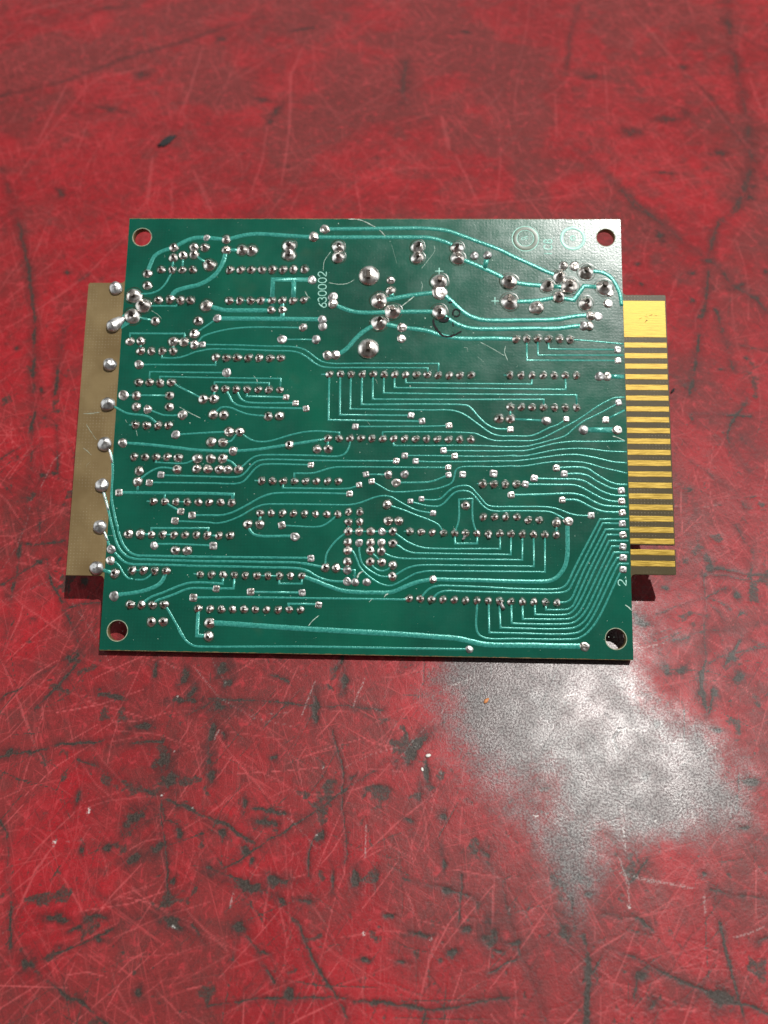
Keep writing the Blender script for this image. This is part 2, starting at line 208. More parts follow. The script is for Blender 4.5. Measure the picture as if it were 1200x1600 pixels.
0.53 103.15 35.32 106.2 35.29 107.62 34.77 109.98 33.47 112.58 32.7 116.45 32.63
0.48 117.76 31.15 111.47 30.99 105.43 19.61 104.45 17.46 103.49 16.03 102.3 15.35 100.89 15.16 93.12 15.11 85.56 15.39 79.65 15.53 75.62 15.54 73.72 15.08 72.54 14.12 71.37 12.56
0.48 116.43 30.09 112.04 30.11 106.61 19.62 105.14 16.76 104.17 15.1 102.99 14.54 101.11 14.34 93.11 14.26 80.83 14.37 76.81 14.37 75.39 13.93 73.86 12.44
0.48 117.69 28.79 112.6 28.72 107.74 19.64 105.82 15.36 104.85 13.34 103.89 12.51 101.66 12.21
0.48 116.47 27.52 112.93 27.54 108.92 19.66 105.9 13.24 105.05 11.59 103.87 10.82 102.46 10.66 99.13 10.6 99.08 12.19
0.48 117.62 26.22 113.36 26.16 110.03 19.68 106.71 12.79 105.5 10.9 104.32 9.89 102.91 9.57 96.7 9.53 96.73 12.15
0.48 116.4 24.96 113.92 24.92 111.27 19.7 107.39 11.86 106.19 9.97 104.77 8.9 103.36 8.64 94.0 8.48 93.99 12.11
0.48 117.66 23.59 114.36 23.55 112.38 19.71 108.08 10.94 106.87 9.29 105.45 8.1 104.04 7.65 93.05 7.46 91.53 7.56 91.56 12.3
0.48 116.38 22.38 115.03 22.36 113.48 19.73 109.0 10.49 107.56 8.37 106.13 7.18 104.26 6.61 93.05 6.44 89.07 6.53 88.9 12.26
0.48 117.59 21.1 115.35 21.06 114.61 19.75 109.93 10.27 108.48 7.92 106.81 6.15 104.7 5.48 93.04 5.37 86.6 5.4 86.57 12.22
0.48 116.26 19.77 115.77 19.29 111.09 9.82 109.4 7.24 107.73 5.47 105.85 4.44 103.52 4.24 93.03 4.17 85.43 4.33 84.02 5.52 83.98 12.25
0.48 10.18 26.1 10.08 27.62 23.16 27.75 22.95 26.14
0.63 7.65 26.16 10.18 26.1
0.39 12.74 26.14 15.31 26.1
0.39 23.07 26.09 25.61 26.05
0.48 10.92 23.97 15.43 24.03 24.46 23.8
0.43 5.2 17.95 6.35 17.92 8.86 17.96
0.87 14.04 17.92 13.58 16.28 12.8 15.07 11.16 14.08 9.03 13.33 6.64 12.82 2.55 12.27
0.58 8.94 10.23 9.66 11.08 11.05 12.05 13.65 13.05 16.71 14.41 19.32 15.29 20.77 15.43 24.4 15.37 27.01 15.24 27.01 17.21
0.58 11.45 10.23 12.31 11.24 13.96 11.86 16.56 12.86 18.44 13.72 19.87 14.1 24.46 14.13 25.62 14.12 29.56 14.21 29.55 17.2
0.53 14.04 10.44 14.83 9.38 16.68 6.57 19.31 2.51 17.49 4.94 18.8 3.08 20.06 1.94 21.28 1.37 23.68 1.25 45.07 1.64 70.55 1.68 82.27 1.71
0.36 20.3 17.34 21.83 17.25
0.43 34.69 17.13 39.74 17.16
0.48 39.74 17.16 39.69 15.44 44.84 15.53 44.79 17.24
0.53 33.4 13.49 44.98 13.51
0.53 20.54 12.04 32.25 12.28 49.01 12.32 68.89 12.36
0.53 42.22 9.72 42.01 11.02 48.74 11.01
0.77 21.8 9.62 21.76 3.61 24.39 3.6
1.16 24.49 6.47 27.72 6.41 33.0 6.15 44.93 5.58 56.34 5.15 70.51 4.58 74.75 4.31 79.45 4.04 81.8 3.62 84.14 3.08 86.48 2.78 95.81 2.83 100.0 2.79 107.44 2.81
0.43 54.97 27.46 52.72 25.78 51.08 23.82 50.17 22.12 50.01 19.19
0.43 52.46 19.11 54.94 18.67
0.48 54.94 18.67 56.62 18.74 56.61 16.04
0.53 55.0 16.16 56.8 16.05
0.43 54.95 23.08 56.16 22.93 56.91 21.5 57.68 19.59 58.66 18.41 60.36 17.01 62.05 15.96 63.73 15.44 64.92 15.42 66.58 16.15 68.47 17.25 70.36 18.24 70.84 18.36 72.74 18.75 78.45 18.84 97.4 18.96 99.06 18.96 99.12 27.28
0.43 57.49 24.88 57.67 22.23 58.26 20.32 59.36 19.14 60.82 18.21 62.26 17.51 65.13 17.37
0.43 65.13 17.44 66.55 18.3 68.2 19.28 70.1 19.9 72.01 20.1 72.49 20.13 85.57 20.14 96.64 20.18 96.6 27.32
0.43 60.05 20.64 60.79 19.52 61.76 18.82 62.96 18.67 63.91 18.97 65.14 19.95
0.43 60.05 23.11 62.61 20.58
0.43 62.51 24.95 62.52 23.07
0.39 54.91 24.96 54.95 23.08
0.39 54.97 20.58 54.94 18.67
0.43 62.52 23.07 64.09 22.21 66.02 21.64 73.19 21.5 94.05 21.58 94.12 27.33
0.43 65.06 24.87 66.46 24.29 67.91 23.34 69.59 22.84 73.18 22.75 91.52 22.73 91.55 27.34
0.43 65.02 27.6 66.43 26.58 68.36 25.28 70.77 24.3 72.45 23.94 89.15 24.01 89.05 27.38
0.48 78.94 27.36 79.02 25.0 84.03 25.14 83.96 27.36
0.36 67.49 27.63 68.86 27.65'''
INK = [[0.36,[[73.76,77.96],[73.89,76.64],[74.46,75.6],[75.22,74.56],[75.85,73.91],[76.84,73.59],[77.96,73.73],[78.96,74.12]]],[0.22,[[78.96,74.12],[79.7,74.59],[80.45,74.98]]],[0.29,[[78.44,78.77],[78.31,79.56],[78.68,80.22],[79.31,80.36],[79.93,79.96],[79.94,79.44]]],[0.24,[[79.94,79.44],[79.81,78.91],[79.19,78.58],[78.56,78.77]]],[0.56,[[78.32,77.19],[78.45,76.15]]],[0.41,[[79.95,76.16],[80.38,76.42]]],[0.29,[[77.3,82.06],[77.92,82.07],[78.3,82.0]]],[0.53,[[75.32,78.23],[75.45,77.57],[76.2,77.44],[76.82,77.58],[77.19,78.11],[77.07,78.37]]],[0.43,[[75.32,78.23],[75.94,78.43],[76.32,77.84]]],[0.29,[[76.19,78.36],[77.07,78.37]]],[0.27,[[73.69,79.14],[73.87,79.67]]],[0.19,[[78.21,74.84],[78.71,74.45]]]]
SCRATCHES = [[0.169,[[53.15,102.97],[55.59,102.86],[57.4,102.21],[58.69,101.5],[60.77,100.14],[62.33,98.37]]],[0.338,[[57.26,16.96],[57.59,17.92],[58.65,18.65]]],[0.338,[[63.3,12.78],[63.76,13.38],[64.71,13.99]]],[0.29,[[59.99,11.67],[60.69,12.39]]],[0.145,[[46.58,6.15],[47.49,7.34],[48.89,8.54]]],[0.097,[[84.67,72.4],[87.64,70.74],[90.35,69.07]]],[0.121,[[90.61,71.41],[90.36,69.98],[91.09,67.92]]],[0.121,[[63.63,96.61],[64.98,91.75]]],[0.072,[[73.8,96.36],[73.94,95.01],[72.57,92.85],[70.82,90.42]]],[0.242,[[116.51,12.01],[117.19,11.56],[117.98,10.75]]],[0.193,[[114.69,50.18],[115.77,49.89],[117.55,49.04]]],[0.097,[[49.14,94.66],[47.67,92.22],[47.49,89.8]]],[0.121,[[48.84,86.85],[51.39,86.46],[53.41,86.73],[55.04,87.68]]],[0.193,[[66.39,81.08],[67.64,82.14],[69.63,83.88]]],[0.072,[[-7.66,54.27],[-5.65,54.37],[-3.78,54.64]]],[0.048,[[-6.71,51.67],[-5.3,49.64],[-3.92,47.88]]],[0.072,[[-3.02,52.85],[-2.82,53.5]]],[0.145,[[2.37,52.91],[2.79,52.27]]],[0.145,[[5.09,50.38],[5.46,49.04]]],[0.048,[[-7.04,46.07],[-5.98,45.32],[-4.91,44.33]]],[0.048,[[-5.97,41.8],[-5.3,42.81]]],[0.121,[[80.95,71.08],[81.7,70.95],[81.82,69.92]]],[0.097,[[84.17,68.77],[85.66,67.49]]],[0.097,[[83.43,101.82],[84.19,99.65]]],[0.097,[[89.65,102.65],[91.15,99.26]]],[0.145,[[116.72,31.98],[115.65,31.97]]],[0.097,[[58.66,53.08],[59.42,52.2]]],[0.145,[[31.87,63.84],[32.74,62.81],[32.88,61.65]]],[0.097,[[43.32,84.68],[43.87,83.62],[44.65,82.82]]],[0.121,[[60.44,63.17],[60.96,62.15]]],[0.121,[[113.43,47.87],[114.13,47.09]]],[0.097,[[-0.22,25.76],[1.49,25.79]]],[0.072,[[6.85,79.69],[8.45,78.64],[9.41,77.58]]],[0.097,[[14.83,56.1],[17.41,54.71],[19.98,53.46]]],[0.097,[[70.85,87.21],[71.11,86.41],[70.87,84.81]]]]
CONTACT_ROWS = [[71.24,72.51],[68.66,69.96],[66.15,67.43],[63.6,64.88],[61.03,62.38],[58.57,59.8],[56.0,57.24],[53.44,54.72],[50.9,52.17],[48.39,49.7],[45.83,47.09],[43.31,44.64],[40.81,42.06],[38.21,39.51],[35.72,36.99],[33.18,34.47],[30.6,31.9],[28.07,29.4],[25.56,26.82],[23.07,24.34],[20.56,21.84]]
BIG_CONTACT = [[118.01, 73.74], [128.04, 82.72]]
WEAR_LINES = '''d 0.61 -59.0 -23.1 -52.7 -25.5 -46.2 -28.3 -40.5 -30.3 -33.5 -32.6 -26.7 -35.2 -20.5 -38.6
d 0.4 5.1 -23.0 -3.9 -28.9 -13.7 -35.8 -20.3 -40.1 -27.9 -44.5 -34.8 -48.3 -40.9 -52.3 -48.2 -55.7 -55.9 -59.0 -59.7 -60.4 -65.0 -61.0
d 0.54 -59.7 -60.6 -53.5 -64.0 -48.2 -66.3 -43.5 -69.1
d 0.66 -62.6 2.3 -64.5 -3.7 -68.3 -8.9 -70.9 -12.5
d 0.99 -57.6 -9.0 -51.0 -10.3
d 0.42 -33.6 -9.6 -23.0 -10.1 -16.0 -10.7 4.8 -11.3
d 0.61 -21.3 -52.9 -17.2 -57.0 -13.7 -61.9
d 0.48 -21.3 -52.9 -21.8 -58.6
d 0.42 -10.5 -52.1 -7.0 -58.2 -0.6 -67.0
d 0.54 -53.1 -20.3 -41.8 -19.1
d 0.48 -75.7 -23.1 -69.3 -21.7 -62.8 -20.2
d 0.29 -27.3 -65.8 -11.2 -64.3 -0.8 -64.1
d 0.46 -72.2 -35.4 -70.3 -37.7 -66.2 -49.1 -63.8 -58.7
d 0.5 -28.7 -43.4 -24.8 -44.7 -15.1 -47.8
d 0.34 -6.0 -15.9 -2.7 -26.3 -3.2 -28.8
d 0.26 -40.7 -29.1 -37.0 -42.8 -35.2 -50.0
d 0.25 -50.6 -47.6 -44.2 -51.3 -42.1 -52.3
d 0.55 -49.6 -17.6 -54.8 -19.0 -62.7 -20.5
d 0.43 -21.7 -2.9 -16.4 -5.7
d 0.26 -3.2 -28.8 -1.5 -38.4 -1.9 -41.9
d 0.32 -35.8 -35.1 -38.4 -34.6 -40.6 -29.7
d 0.36 -30.5 -52.6 -27.5 -56.2
d 0.35 -78.5 -10.5 -72.1 -5.4 -64.1 0.7
d 0.31 -9.2 -44.4 -8.7 -38.6 -7.3 -36.2
d 0.46 5.1 -22.6 10.4 -18.9 15.1 -15.5
d 0.37 9.4 -43.9 19.2 -46.4 25.8 -48.5
d 0.56 25.8 -41.0 27.9 -43.4 29.8 -52.1 32.3 -59.2 34.7 -66.5
d 0.37 20.8 -43.6 20.0 -51.8
d 0.46 6.2 -64.6 14.8 -65.1 22.3 -64.2 30.3 -63.0
d 0.57 13.7 -65.1 13.0 -67.5
d 1.19 43.1 -52.8 43.2 -57.9 42.0 -66.7
d 0.59 68.6 -50.6 69.0 -55.7 69.5 -60.7 70.1 -66.0
d 0.58 54.5 -57.6 61.5 -60.4 66.8 -62.7 74.4 -64.0
d 0.54 46.7 -49.6 50.3 -49.6 53.3 -49.9 55.9 -51.9
d 0.49 74.8 -0.3 73.1 -9.5
d 0.48 76.2 -5.2 73.6 -10.5
d 0.37 80.8 -35.3 76.7 -34.2 71.3 -33.2
d 0.5 40.5 -39.7 41.1 -46.4 41.6 -52.8
d 0.36 67.9 -44.7 72.5 -45.6 78.4 -46.0
d 0.37 52.9 -43.9 57.1 -39.9
d 0.29 42.0 -60.5 47.3 -54.8 50.7 -56.2 54.5 -57.6
d 0.35 52.1 -58.7 50.9 -62.7
d 0.29 25.3 -59.4 31.3 -56.7 36.9 -53.0
k 0.4 54.5 -14.5 52.7 -16.7 53.9 -19.0
k 0.27 54.2 -14.3 51.9 -11.3
d 0.84 -142.4 212.7 -122.9 220.7 -108.2 231.0 -97.6 239.5 -81.5 247.1 -65.5 258.3 -51.0 265.2
d 0.88 -130.4 170.3 -121.9 155.5 -116.4 143.0
d 0.78 -124.5 264.8 -119.6 272.0 -106.9 274.3
d 0.59 -104.0 205.7 -92.9 202.7
d 1.63 133.8 276.1 130.4 252.9 127.6 221.1 125.0 192.7 121.7 171.9 115.3 155.8 107.1 145.1
d 0.97 64.8 181.3 70.4 173.6 75.6 163.7 80.3 152.6 86.2 145.0
d 0.76 75.1 272.1 69.1 249.0 66.1 229.7
d 0.58 110.7 223.3 116.6 205.6 125.5 165.3
d 0.73 130.9 255.1 142.0 239.7
d 1.92 6.8 233.3 6.0 221.9 4.8 208.1
p 1.77 -79.5 177.2 -77.9 165.3 -76.6 152.4
p 1.52 -64.2 170.3 -58.5 157.1 -54.5 147.7
p 1.25 -31.9 250.0 -36.1 226.3 -33.7 193.1 -33.6 162.0
p 0.65 -123.9 162.8 -118.7 189.7 -105.9 237.4
p 0.67 -106.1 177.2 -106.0 199.0
p 0.73 -96.0 224.6 -89.0 233.0
p 1.15 -73.7 198.8 -72.6 214.3 -71.6 248.1
p 0.85 -9.4 165.3 -6.5 146.3
p 1.58 -157.2 265.2 -141.3 274.7 -127.9 279.5
p 0.95 -114.9 212.6 -106.9 224.7 -88.6 230.9
p 0.73 -67.5 147.7 -70.9 165.3
p 0.73 -145.8 225.0 -127.1 248.7
p 0.69 -41.8 200.6 -41.4 175.4 -43.5 155.6
p 1.12 -121.6 179.0 -119.7 212.6 -119.2 220.7
p 0.71 -103.8 210.5 -85.7 214.4
p 2.03 19.6 200.4 20.6 191.2 22.1 180.5
p 1.08 23.7 178.8 27.6 165.3 31.3 152.5
p 1.12 44.3 200.3 51.7 201.8
p 0.69 60.6 213.6 58.8 185.7
p 1.38 132.0 223.1 131.3 209.4 132.2 198.1
p 0.92 110.4 221.3 117.4 198.2 126.9 171.9
p 0.67 2.7 194.9 18.5 202.3
p 1.01 94.0 271.8 102.7 246.5 110.4 221.3
p 0.53 2.1 170.3 25.7 171.9
p 0.52 83.6 162.1 100.7 165.3 118.9 168.6
p 0.52 0.3 157.2 31.3 152.5 72.9 158.9
p 0.71 80.5 231.7 77.4 196.5
p 0.44 -81.7 -1.9 -74.8 -11.2 -68.8 -20.7 -63.8 -27.1
p 0.29 -66.7 -3.8 -68.7 -10.3 -69.4 -15.9
p 0.25 -34.8 -48.3 -30.6 -51.5 -25.2 -55.6 -22.5 -57.6
p 0.3 -2.5 -54.5 5.9 -53.0
p 0.32 -58.2 -44.4 -51.6 -51.5 -46.9 -56.2
p 0.26 -40.6 -33.4 -38.9 -39.3 -35.5 -48.4
p 0.49 -64.7 -53.4 -62.6 -44.5 -60.0 -39.8
p 0.24 -11.9 -56.3 -14.4 -48.9
p 0.37 -41.0 -48.5 -43.2 -46.9
p 0.29 -9.7 -67.7 -5.8 -58.7 -3.5 -47.6
p 0.26 -30.7 -34.4 -26.1 -29.4
p 0.33 -11.1 -29.0 -12.9 -22.7 -11.2 -19.4
p 0.35 -55.4 -68.0 -52.2 -64.5
p 0.23 -35.8 -63.5 -29.2 -68.2
p 0.33 -73.3 -31.7 -69.8 -29.7 -68.8 -15.2
p 0.38 -16.3 -42.3 -17.0 -53.3
p 0.54 16.1 -53.5 14.3 -57.7 12.5 -64.7
p 0.32 13.0 -30.3 13.7 -34.5 14.3 -38.6
p 0.26 21.1 -30.7 20.6 -37.9
p 0.3 5.9 -53.2 14.9 -54.0
p 0.25 9.4 -45.0 13.7 -54.6
p 0.28 45.4 -66.2 46.3 -63.8 48.7 -62.7 51.3 -64.1
p 0.24 65.8 -49.6 68.1 -53.2
p 0.25 22.5 -39.0 26.7 -41.2
w 0.21 -13.0 -13.4 -11.9 -9.9 -10.5 -5.2
w 0.21 -1.8 -11.1 0.7 -3.9
w 0.19 1.8 -40.7 1.9 -34.8
w 0.18 -23.5 -50.2 -23.3 -47.5
w 0.27 -30.9 -18.5 -30.2 -16.5
w 0.43 50.7 -42.0 56.6 -43.3 64.9 -44.5
w 0.43 51.4 -39.2 52.2 -42.3 52.7 -45.0
w 0.26 53.2 -30.0 52.7 -38.3
w 0.36 66.5 -45.5 66.2 -49.0
w 0.27 53.5 -14.8 58.9 -14.2
w 0.26 72.4 -16.9 74.5 -18.1
w 0.24 76.8 -50.6 73.6 -52.0 70.5 -52.6
w 0.21 17.2 -6.8 25.6 -3.4
w 0.21 43.3 -8.0 46.2 -7.3
w 0.33 16.7 -23.3 17.0 -25.2
w 0.25 66.8 -30.3 66.9 -33.3
w 0.3 52.4 -45.1 52.4 -47.8
d 1.07 -124.2 158.7 -118.9 148.0 -110.4 128.5 -105.7 116.0 -100.4 100.7 -96.2 84.2 -91.2 64.1
d 0.85 -91.5 99.0 -89.4 87.0 -87.9 74.0
d 0.8 -91.2 117.9 -89.1 120.4
p 0.68 -109.5 96.4 -101.5 104.7 -93.4 114.2 -88.8 121.0 -80.5 137.8
p 0.52 -112.5 107.0 -106.1 117.2 -100.7 126.0 -100.0 130.5
p 0.45 -107.7 123.4 -107.5 145.9
p 0.45 -118.2 127.2 -113.6 132.1
p 0.37 -118.0 139.7 -113.4 131.1
p 0.35 -114.3 113.5 -111.6 127.9
p 0.56 -91.2 73.0 -88.8 76.0 -88.0 89.7
p 0.33 -123.3 145.2 -109.9 148.0 -101.9 154.4
p 0.28 -104.3 77.9 -100.0 83.1
d 0.85 -91.8 66.3 -88.1 49.7 -86.1 36.2 -84.4 24.0 -82.9 12.9 -81.6 0.3
d 0.53 -77.8 23.7 -72.4 13.9 -67.3 6.2 -63.1 0.7
d 0.33 -96.9 52.0 -91.4 57.5
d 0.37 -86.9 16.5 -78.2 23.6
d 0.38 -82.9 26.8 -74.8 28.4
d 0.84 -64.4 -3.0 -61.3 1.8
d 0.33 -69.8 10.8 -62.1 12.5
d 0.42 -84.7 63.2 -80.3 46.4
d 0.33 -87.9 58.6 -84.4 41.7 -80.8 30.9
p 0.37 -87.0 16.9 -77.7 9.9 -67.4 3.6
p 0.25 -68.6 -3.1 -66.6 6.2 -64.8 11.3
p 0.23 -90.0 27.3 -83.5 32.2 -76.9 37.2
p 0.21 -81.2 -1.1 -80.1 7.9
p 0.25 -99.5 61.0 -89.9 63.2
p 0.21 -66.2 -3.0 -62.7 8.2
d 0.98 79.3 157.6 84.8 147.7 89.0 141.2 93.5 134.8 99.5 127.5 102.1 123.1 104.2 116.7 107.0 114.1 110.1 111.0 112.2 105.9
d 1.22 117.1 158.9 112.0 149.6 106.4 145.4 102.2 136.0 99.8 129.2
d 0.98 98.2 122.6 96.3 114.0 93.6 105.3 89.5 90.7 84.6 74.8
d 0.8 97.5 106.8 98.1 98.9 98.0 83.8
d 0.66 92.7 104.3 89.1 100.3
d 0.5 101.6 93.1 108.6 91.3
d 0.44 80.1 27.5 80.4 23.8 78.9 21.6 78.1 16.8 76.5 9.0 75.3 2.1 73.8 -3.3 72.8 -8.8
d 0.66 80.4 23.8 83.5 23.2 86.6 22.5 89.8 22.0 93.6 22.0
d 0.33 79.2 21.8 84.0 21.6 86.8 20.5 93.1 20.1
d 0.55 91.9 30.2 90.7 26.4 89.5 22.1 88.6 16.4
d 0.21 66.3 12.0 72.8 14.4 78.2 16.2 83.2 18.7
d 0.21 78.2 14.8 80.4 12.5 81.3 10.5
d 0.36 69.2 5.5 76.0 7.3 85.0 9.2 90.9 9.8
d 0.68 85.1 8.6 83.5 5.8 81.3 2.5 79.3 0.0
d 0.26 75.5 0.2 77.5 1.6 82.1 2.8 89.6 4.3
d 0.22 72.7 18.8 77.7 16.5 82.6 14.3
d 0.21 85.1 7.2 88.1 4.2
d 0.37 75.7 11.6 76.6 10.4
w 0.26 60.0 3.6 62.5 3.7 65.4 4.3 67.3 4.8
p 0.22 84.9 24.5 90.0 29.5
d 0.68 99.7 74.4 92.5 63.2 92.1 59.1 94.9 51.3
d 0.67 84.0 68.8 90.2 68.9 95.2 68.4 99.3 68.5
d 0.48 81.4 54.0 86.7 48.3 90.1 45.0 92.6 40.4
d 1.39 95.7 61.2 97.8 57.2
d 0.61 88.8 35.0 89.7 30.2
d 0.68 92.2 31.1 89.5 22.1
p 0.39 78.3 36.4 82.4 35.3 84.6 31.0 85.9 28.0'''
WEAR_BLOBS = '''d -31.2 -11.3 3.82 1.53 0
d -31.7 -17.8 0.95 4.12 0
d -40.0 -4.7 1.07 1.96 0
d -46.6 -3.4 0.57 2.36 0
d -31.0 -2.7 1.43 1.96 0
d -10.1 -11.2 0.9 3.42 0
d -40.7 -23.0 1.68 2.37 -25.0
d -39.4 -27.2 1.66 2.04 0
d -43.7 -34.1 2.92 1.79 35.0
d -39.2 -39.6 1.59 1.54 0
d -42.9 -41.8 2.53 0.91 15.0
d -19.0 -35.0 2.44 0.78 0
d -30.6 -26.0 1.0 1.1 0
d -27.1 -36.7 1.41 0.56 -20.0
d -23.2 -31.8 0.65 1.79 0
d -17.6 -32.6 3.89 0.36 -5.0
d -21.6 -39.8 1.27 1.53 0
d -35.5 -36.9 0.64 1.27 0
d -49.4 -39.6 1.15 1.05 0
d -54.3 -40.6 0.51 1.05 0
d -28.7 -43.4 1.38 0.97 0
d -21.5 -46.3 2.79 1.23 -5.0
d -15.1 -45.3 2.48 1.09 0
d -13.8 -48.6 1.84 0.94 -35.0
d -34.2 -52.4 2.74 1.21 -15.0
d -57.0 -52.2 2.15 0.61 -8.0
d -48.9 -52.2 2.14 0.47 -5.0
d -60.3 -60.4 1.49 1.31 0
d -21.3 -52.9 1.21 1.2 0
d -57.4 -31.3 0.53 1.45 0
d 0.7 -44.7 0.87 1.7 0
d -4.3 -44.5 0.37 2.05 0
d -39.3 -64.1 0.7 0.64 0
d -10.7 -63.1 0.7 1.28 0
d 3.3 -64.4 2.88 0.25 0
d -73.9 -22.1 1.5 1.2 30.0
d -47.1 -16.1 2.06 0.76 0
d -65.1 -1.5 1.08 1.99 -40.0
d -37.3 -8.3 1.05 1.55 0
d -38.4 -10.4 4.19 0.61 0
d -29.1 -6.0 1.06 1.17 0
d -3.8 -5.4 0.84 1.93 0
d -17.0 -22.2 1.0 0.44 0
d -0.8 -25.6 0.79 0.58 0
d 3.9 -28.1 1.63 0.43 0
d -29.0 -17.8 1.23 0.52 -60.0
d -45.6 -27.6 0.8 0.58 0
d -35.4 -45.3 0.5 0.96 0
d -30.9 -37.1 0.51 0.56 0
d -20.8 -41.8 0.5 0.83 0
d -9.6 -48.3 1.23 0.34 0
d -16.0 -57.2 1.19 0.39 -20.0
d -7.2 -37.4 0.64 1.54 -20.0
d 4.4 -44.0 0.37 1.36 0
d -47.5 -55.9 1.09 0.53 0
d -54.7 -57.7 0.72 0.66 0
d 2.5 -58.0 1.18 0.45 0
d -52.2 -53.9 1.52 0.34 20.0
d -5.5 -0.4 0.57 1.18 0
d 16.9 -33.0 0.77 0.84 0
d 17.1 -41.5 0.44 2.05 0
d 18.4 -57.1 1.06 0.58 0
d 22.1 -52.3 1.2 0.46 0
d 13.1 -54.1 2.39 0.33 0
d 26.2 -53.2 1.31 2.29 0
d 66.0 -62.3 2.85 1.63 0
d 81.8 -3.0 1.03 1.14 0
d 81.1 2.1 0.98 1.54 0
d 14.0 -24.0 0.59 3.26 0
d 12.4 -28.5 0.52 2.15 0
d 74.9 -13.9 1.2 0.44 0
d 63.0 -13.5 0.94 0.59 0
d 29.7 -54.4 1.18 0.52 0
d 52.6 -59.2 1.16 0.76 0
d 39.3 -52.4 1.78 2.62 0
d 54.1 -64.0 1.14 1.25 0
d 67.2 -41.9 0.73 0.67 0
d 44.7 -46.3 0.85 0.67 0
d 11.0 -19.6 4.02 1.47 40.0
d 18.0 -45.9 1.53 0.94 -20.0
d 26.2 -40.1 0.87 1.71 0
d 80.0 -24.5 1.61 0.85 0
d 76.7 -34.2 1.25 0.69 0
d 9.9 -34.0 0.96 0.42 0
d 7.0 -50.5 1.21 0.33 0
d 9.6 -58.3 1.47 0.32 0
d 27.2 -56.3 1.06 0.45 0
d 75.7 -53.0 1.29 0.39 20.0
k 63.0 -13.7 0.54 0.37 0
k 75.3 -13.9 0.8 0.29 0
d -92.5 225.6 1.7 1.87 0
d -65.7 250.3 1.38 1.24 0
d -99.1 204.7 1.4 1.16 0
d -44.5 209.8 2.33 1.03 -15.0
d -39.7 202.5 1.15 3.28 -25.0
d -34.3 256.4 3.28 0.83 15.0
d -40.9 196.9 1.14 1.25 0
d -106.7 158.7 2.14 0.71 -40.0
d 98.6 197.9 3.31 1.33 0
d 105.3 201.5 1.33 1.71 0
d 112.2 179.5 2.34 1.17 0
d 108.9 229.4 1.4 1.03 0
d 84.4 191.0 3.28 1.8 0
d 28.9 253.9 1.49 0.82 0
d 119.6 162.1 1.43 1.13 0
d 74.8 223.5 2.33 1.28 0
d 130.3 258.5 1.83 1.61 0
d 118.3 155.8 1.01 1.11 0
d 92.9 168.6 2.61 0.57 0
w -40.5 -30.0 0.53 0.22 0
w -33.6 -32.3 0.39 0.14 0
w -34.0 -53.2 0.73 0.33 -20.0
w 1.7 -53.3 0.6 0.33 0
w -7.8 -23.9 0.2 0.29 0
w -39.9 -9.6 0.21 0.46 0
w -54.3 -33.7 0.26 0.86 0
w -60.0 -39.8 0.51 0.99 -25.0
w -39.0 -21.3 0.2 0.3 0
w -7.9 -37.1 0.45 0.28 0
w 36.4 -32.2 0.51 0.42 0
w 59.2 -32.4 0.51 0.35 0
w 29.4 -48.9 0.24 0.33 0
w 14.6 -54.8 0.36 0.26 0
w 52.3 -48.1 0.3 0.53 0
d -91.9 75.7 0.72 1.1 0
d -95.9 121.0 0.89 0.98 0
d -102.9 90.9 0.75 0.64 0
d -89.1 66.1 0.98 0.6 0
d -84.7 46.8 1.01 0.8 0
d -81.9 47.8 1.01 0.36 0
d -82.3 27.0 0.77 0.42 0
d -79.0 22.8 0.95 0.42 0
d -74.2 23.5 0.3 0.83 0
d -76.8 8.0 0.73 0.4 0
d -66.2 -1.4 0.71 0.62 0
d -66.9 18.0 0.82 1.23 0
d -76.8 38.6 0.59 0.43 0
d -86.3 17.1 0.75 0.49 0
d -92.8 52.0 0.62 0.68 0
d 86.4 137.4 0.78 1.73 0
d 78.3 125.7 0.69 0.76 0
d 77.5 117.1 0.45 0.58 0
d 91.3 110.4 0.44 0.97 0
d 95.0 84.2 0.76 0.38 0
d 102.5 88.2 0.63 0.62 0
d 97.5 106.1 0.73 0.8 0
d 99.4 126.9 1.53 1.26 0
d 105.2 116.2 1.86 0.98 30.0
d 109.8 111.5 1.47 0.81 0
d 115.6 122.6 0.75 0.83 0
d 92.8 122.0 0.95 0.5 0
d 80.1 24.1 0.96 1.66 0
d 79.0 21.8 0.95 0.54 0
d 85.1 16.8 0.86 0.88 0
d 82.0 -2.9 1.01 1.25 0
d 81.2 1.9 1.03 0.85 0
d 74.0 -2.2 0.63 0.84 0
d 70.1 -1.2 1.02 0.56 30.0
d 66.4 -0.8 1.02 0.84 0
d 73.1 -6.2 1.0 0.83 0
d 76.1 -6.1 0.75 1.1 0
d 85.6 12.3 0.79 0.35 0
d 69.1 18.3 0.68 0.53 0
d 82.5 13.8 0.42 0.29 0
d 62.1 10.4 1.59 1.16 0
d 63.2 9.0 2.11 0.58 0
d 66.8 -1.7 0.76 0.56 0'''
WORN_PATCH = [[16.6,4.6],[17.4,13.9],[63.0,14.8],[63.2,-3.4],[67.3,-11.7],[71.7,-16.9],[74.7,-22.0],[79.4,-24.5],[79.1,-31.8],[72.3,-34.3],[63.3,-35.7],[55.5,-38.2],[50.5,-38.4],[46.4,-41.9],[42.9,-46.4],[40.6,-45.4],[39.2,-39.8],[35.2,-35.2],[33.1,-29.2],[28.7,-25.6],[23.6,-23.2],[19.1,-19.4],[17.1,-12.7]]


# ------------------------------------------------------------------ helpers
def tag(o, label=None, cat=None, group=None, kind=None):
    if label: o['label'] = label
    if cat: o['category'] = cat
    if group: o['group'] = group
    if kind: o['kind'] = kind
    return o

def link(name, mesh, mat=None, parent=None):
    o = bpy.data.objects.new(name, mesh)
    col.objects.link(o)
    if mat and not mesh.materials: mesh.materials.append(mat)
    if parent: o.parent = parent
    return o

